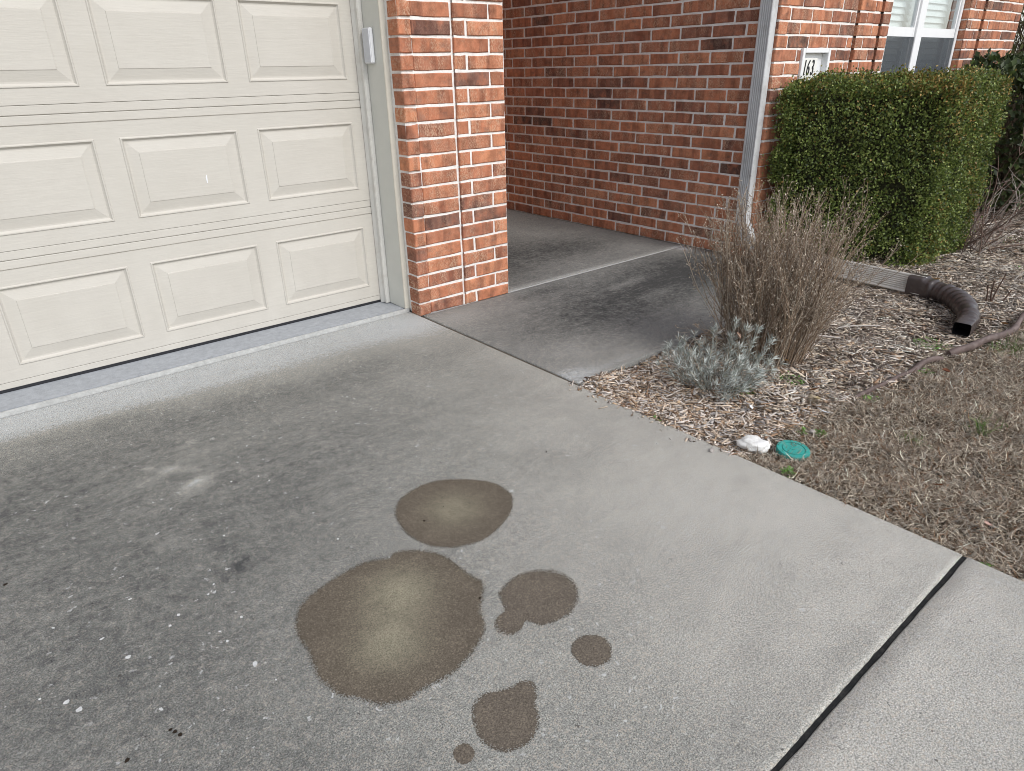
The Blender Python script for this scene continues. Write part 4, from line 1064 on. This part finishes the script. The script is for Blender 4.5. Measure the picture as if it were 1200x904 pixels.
leaves('foliage', LP, LD, LN, rng.uniform(.020, .044, n), rng.uniform(.0010, .0017, n), pick([(.47, .50, .47, 3), (.36, .39, .365, 2.5), (.21, .235, .205, 2), (.64, .66, .62, 1.6), (.28, .25, .19, 1.0)], n, .15), M['silver'], sv)

# ------------------------------------------------------------------ dead dry bush
db = tag(empty('dead_bush', (.905, -1.535, -.03)), 'tall dried brown bush with thin upright stems at the walkway', 'bush')
st_ = []; n = 370; s = 10
for i in range(n):
    a = rng.uniform(0, 2 * math.pi); r_ = math.sqrt(rng.random()); lean = r_ * rng.uniform(.17, .46)
    L = rng.uniform(.54, .84) * (1 - .30 * r_ * rng.random()) 
    p = np.array([r_ * .165 * math.cos(a), r_ * .165 * math.sin(a), 0.0]); d = np.array([math.cos(a) * math.sin(lean), math.sin(a) * math.sin(lean), math.cos(lean)])
    pts = []; up = rng.uniform(.005, .05)
    for q in range(s):
        pts.append(p.copy()); p = p + d * L / (s - 1); d = d + rng.normal(0, .085, 3) + np.array([0, 0, up]); d /= np.linalg.norm(d)
    st_.append(pts)
for a, L in ((2.75, .40), (2.95, .36), (2.758, .42), (3.1, .30)):     # low arm over the walkway, to the left
    p = np.array([-.05, .03, 0.0]); d = np.array([math.cos(a) * .92, math.sin(a) * .92, .40]); pts = []
    for q in range(s): pts.append(p.copy()); p = p + d * L / (s - 1); d = d + rng.normal(0, .03, 3) + np.array([0, 0, .02]); d /= np.linalg.norm(d)
    st_.append(pts)
ST = np.array(st_)
pal_b = [(.29, .215, .15, 3), (.22, .155, .108, 3), (.41, .345, .275, 2.2), (.14, .10, .075, 1.4)]
tubes('stem', ST, np.tile(np.linspace(.0021, .0008, s), (len(ST), 1)) * rng.uniform(.7, 1.3, (len(ST), 1)), pick(pal_b, len(ST)), M['twig'], db)
# side twigs
m = 4200; ti = rng.integers(0, len(ST), m); tt = rng.uniform(2, 8.6, m); i0 = tt.astype(int); f = (tt - i0)[:, None]
B0 = ST[ti, i0] * (1 - f) + ST[ti, i0 + 1] * f; T = ST[ti, i0 + 1] - ST[ti, i0]; T /= np.linalg.norm(T, axis=1, keepdims=True)
Rr = unit(m); Dd = T * .9 + Rr * .55; Dd /= np.linalg.norm(Dd, axis=1, keepdims=True); Lt = rng.uniform(.03, .11, m)
TP = np.stack([B0 + Dd * (Lt * q / 3)[:, None] + np.array([0, 0, 1]) * (.10 * Lt * (q / 3) ** 2)[:, None] + rng.normal(0, .002, (m, 3)) * (q > 0) for q in range(4)], 1)
tubes('side_twig', TP, np.tile(np.linspace(.0011, .0005, 4), (m, 1)), pick(pal_b, m), M['twig'], db)
# dried seed heads and shrivelled leaves
allP = np.vstack([ST[:, 4:].reshape(-1, 3), TP[:, 1:].reshape(-1, 3), TP[:, 2:].reshape(-1, 3)])
n = 30000; ii = rng.integers(0, len(allP), n); P = allP[ii] + rng.normal(0, .004, (n, 3))
leaves('seed_head', P, unit(n) + np.array([0, 0, .5]), unit(n), rng.uniform(.005, .014, n), rng.uniform(.0010, .0026, n), pick([(.41, .345, .265, 3), (.29, .225, .17, 3), (.58, .51, .42, 2.0), (.13, .095, .07, 1.8)], n), M['dryleaf'], db)

# ------------------------------------------------------------------ clipped boxwood hedge
from mathutils import noise as mnoise
def box_surface(n, x0, x1, y0, y1, z0, z1, rc):
    """random points on a rounded box; returns point, normal"""
    ax, ay, az = x1 - x0, y1 - y0, z1 - z0
    areas = np.array([ay * az, ay * az, ax * az, ax * az, ax * ay]); f = rng.choice(5, n, p=areas / areas.sum())
    u, v = rng.random(n), rng.random(n)
    P = np.zeros((n, 3))
    for k in range(5):
        m = f == k
        if k < 2: P[m] = np.stack([np.full(m.sum(), x0 if k == 0 else x1), y0 + u[m] * ay, z0 + v[m] * az], 1)
        elif k < 4: P[m] = np.stack([x0 + u[m] * ax, np.full(m.sum(), y0 if k == 2 else y1), z0 + v[m] * az], 1)
        else: P[m] = np.stack([x0 + u[m] * ax, y0 + v[m] * ay, np.full(m.sum(), z1)], 1)
    lo = np.array([x0 + rc, y0 + rc, z0]); hi = np.array([x1 - rc, y1 - rc, z1 - rc])
    C = np.clip(P, lo, hi); N = P - C; ln = np.linalg.norm(N, axis=1, keepdims=True); N = N / (ln + 1e-9)
    return C + N * rc, N
def hedge(name, x0, x1, y0, y1, z0, z1, rc, n, L, W, pal, bronze, label, lumps=.055, depth=.13, cat='hedge', core_in=.15, taper=.0, shear=.0, core=False):
    root = tag(empty(name, ((x0 + x1) / 2, (y0 + y1) / 2, z0)), label, cat)
    base = np.array(root.location)
    P, N = box_surface(n, x0, x1, y0, y1, z0, z1, rc)
    lump = np.array([mnoise.noise(Vector(p) * 5.5) + .6 * mnoise.noise(Vector(p) * 13) for p in P[:: 1]])
    inn = np.abs(rng.normal(0, depth * .42, n)); sprig = (rng.random(n) < .07) * rng.uniform(0, .05, n)
    P = P + N * (lumps * lump - inn + sprig)[:, None] + rng.normal(0, .006, (n, 3))
    if taper:
        k = np.clip((z1 - P[:, 2]) / (z1 - z0), 0, 1) ** 2 * taper; c = base[:2]
        P[:, :2] = P[:, :2] + (c - P[:, :2]) * k[:, None]
    hole = np.array([mnoise.noise(Vector(p) * 9 + Vector((5, 2, 7))) for p in P]); keep = (hole > -.36) | (inn > .045)
    P, N, lump = P[keep], N[keep], lump[keep]; n = len(P)
    if shear:
        P[:, 0] -= (P[:, 1] - y0) * shear
    D = N * .45 + unit(n) * .8 + np.array([0, 0, .45]); Nn = unit(n) * .8 + N * .7 + np.array([0, 0, .35])
    cols = pick(pal, n, .25)
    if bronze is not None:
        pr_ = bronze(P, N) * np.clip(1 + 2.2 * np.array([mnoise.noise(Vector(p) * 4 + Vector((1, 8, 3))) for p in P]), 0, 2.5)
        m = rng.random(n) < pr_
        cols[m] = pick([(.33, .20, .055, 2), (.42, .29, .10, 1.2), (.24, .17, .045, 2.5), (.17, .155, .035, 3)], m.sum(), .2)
    leaves('foliage', P - base, D, Nn, rng.uniform(.75, 1.25, n) * L, rng.uniform(.75, 1.2, n) * W, cols, M['leaf'], root)
    if core:  # solid dark block added to close gaps and stand for the inner shade
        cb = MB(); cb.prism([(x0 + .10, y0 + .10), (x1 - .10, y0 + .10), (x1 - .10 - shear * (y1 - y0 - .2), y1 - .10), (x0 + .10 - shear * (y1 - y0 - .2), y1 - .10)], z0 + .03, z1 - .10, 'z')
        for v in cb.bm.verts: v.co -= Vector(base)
        cb.build('dark_core', mat_simple('core_shade', (.045, .045, .025), .95, .05, .5, 60, .9, 90, .02), root)
    # twigs inside
    q = 420; a = rng.random((q, 2)); ctr = np.array([(x0 + x1) / 2, (y0 + y1) / 2, z0]) - base
    bx = np.stack([ctr[0] + (a[:, 0] - .5) * (x1 - x0) * .5, ctr[1] + (a[:, 1] - .5) * (y1 - y0) * .5, np.full(q, -.02)], 1)
    tp, tn = box_surface(q, x0 + .05, x1 - .05, y0 + .05, y1 - .05, z0 + .1, z1 - .05, rc); tp = tp - base
    if taper:
        k = np.clip((z1 - z0 - tp[:, 2]) / (z1 - z0), 0, 1) ** 2 * taper; tp[:, :2] *= (1 - k)[:, None]
    bp = np.stack([bx + (tp - bx) * (t ** np.array([1.3, 1.3, .8])) for t in np.linspace(0, 1, 6)], 1) + rng.normal(0, .012, (q, 6, 3))
    tubes('branch', bp, np.tile(np.linspace(.008, .002, 6), (q, 1)), pick([(.16, .12, .085, 1), (.11, .085, .06, 1)], q), M['twig'], root)
    return root
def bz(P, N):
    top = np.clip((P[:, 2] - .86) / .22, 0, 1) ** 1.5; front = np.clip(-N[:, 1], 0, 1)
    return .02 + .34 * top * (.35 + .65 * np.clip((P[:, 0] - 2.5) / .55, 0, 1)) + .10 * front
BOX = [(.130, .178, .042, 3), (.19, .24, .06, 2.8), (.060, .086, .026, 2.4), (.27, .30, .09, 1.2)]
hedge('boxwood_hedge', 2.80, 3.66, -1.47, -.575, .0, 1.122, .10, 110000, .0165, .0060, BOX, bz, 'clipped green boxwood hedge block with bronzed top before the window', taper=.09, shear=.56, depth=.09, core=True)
hedge('leafy_shrub', 4.75, 6.3, -1.45, -.65, .10, 1.22, .28, 9000, .060, .020, [(.045, .065, .022, 3), (.07, .10, .03, 2), (.03, .045, .018, 2), (.20, .22, .13, .5)], None, 'dark rounded broadleaf shrub right of the clipped hedge', lumps=.10, depth=.22, cat='shrub', core_in=.3)
hedge('pale_shrub', 8.2, 10.2, -.9, 1.0, .1, 2.7, .7, 9000, .085, .022, [(.30, .31, .15, 3), (.22, .24, .10, 2), (.42, .40, .25, 2), (.13, .15, .06, 1)], None, 'pale yellowish tall shrub beyond the end of the house', lumps=.22, depth=.5, cat='shrub')

# bare canes right of the hedge
bc = tag(empty('bare_cane_shrub', (3.50, -1.50, .0)), 'leafless shrub of grey brown canes leaning beside the hedge', 'shrub')
cn = []
for i in range(30):
    a = rng.normal(-.05, .8); lean = abs(rng.normal(.75, .32)); L = rng.uniform(.30, .85)
    p = np.array([rng.normal(.05, .10), rng.normal(0, .05), 0.]); d = np.array([math.cos(a) * math.sin(lean), math.sin(a) * math.sin(lean), math.cos(lean)]); pts = []
    for q in range(8): pts.append(p.copy()); p = p + d * L / 7; d = d + rng.normal(0, .09, 3); d /= np.linalg.norm(d)
    cn.append(pts)
CN = np.array(cn)
tubes('cane', CN, np.tile(np.linspace(.006, .0022, 8), (len(CN), 1)) * rng.uniform(.4, 1.2, (len(CN), 1)), pick([(.22, .18, .155, 2), (.14, .095, .075, 3), (.40, .36, .33, .8)], len(CN)), M['twig'], bc, 5)
m = 160; ti = rng.integers(0, len(CN), m); tt = rng.integers(2, 7, m); B0 = CN[ti, tt]; Dd = unit(m) + np.array([.4, 0, .5]); Lt = rng.uniform(.05, .2, m)
tubes('side_twig', np.stack([B0 + Dd * (Lt * q / 3)[:, None] + rng.normal(0, .006, (m, 3)) * (q > 0) for q in range(4)], 1), np.tile(np.linspace(.0025, .001, 4), (m, 1)), pick([(.30, .26, .23, 2), (.18, .12, .10, 2)], m), M['twig'], bc)
stub = tag(empty('cut_stub_shrub', (2.42, -1.98, .0)), 'few short dark cut stubs sticking up behind the drain elbow', 'shrub')
sp_ = [[(-.02, .02, 0), (-.025, .02, .05), (-.03, .03, .105)], [(.0, 0, 0), (.02, -.005, .07), (.045, -.02, .16)], [(.005, 0, .0), (-.0, .01, .05), (.0, .012, .125)], [(.02, -.04, 0), (.045, -.05, .035), (.075, -.06, .075)]]
for q in sp_: tubes('stub', spline(q, 6)[None], np.linspace(.005, .003, 6)[None], np.array([[.10, .065, .05]]), M['twig'], stub, 5)
for (x, y, h, lb) in ((2.95, -1.93, .06, 'short pale stub in the mulch near the elbow bend'),):
    twig_thing('mulch_stick', [(x, y, 0), (x + .02, y - .01, h * .6), (x + .06, y - .03, h)], .005, (.40, .36, .32), lb)
twig_thing('mulch_stick', [(1.42, -1.62, .012), (1.50, -1.67, .016), (1.60, -1.75, .012)], .004, (.46, .42, .38), 'pale stick lying on the mulch below the beige pipe')
twig_thing('mulch_stick', [(1.16, -1.52, .012), (1.24, -1.62, .016), (1.29, -1.70, .012)], .006, (.52, .46, .42), 'flat pale stick on the mulch right of the dead bush')
print('tris', sum(len(o.data.polygons) for o in bpy.data.objects if o.type == 'MESH'), 'objs', len(bpy.data.objects))
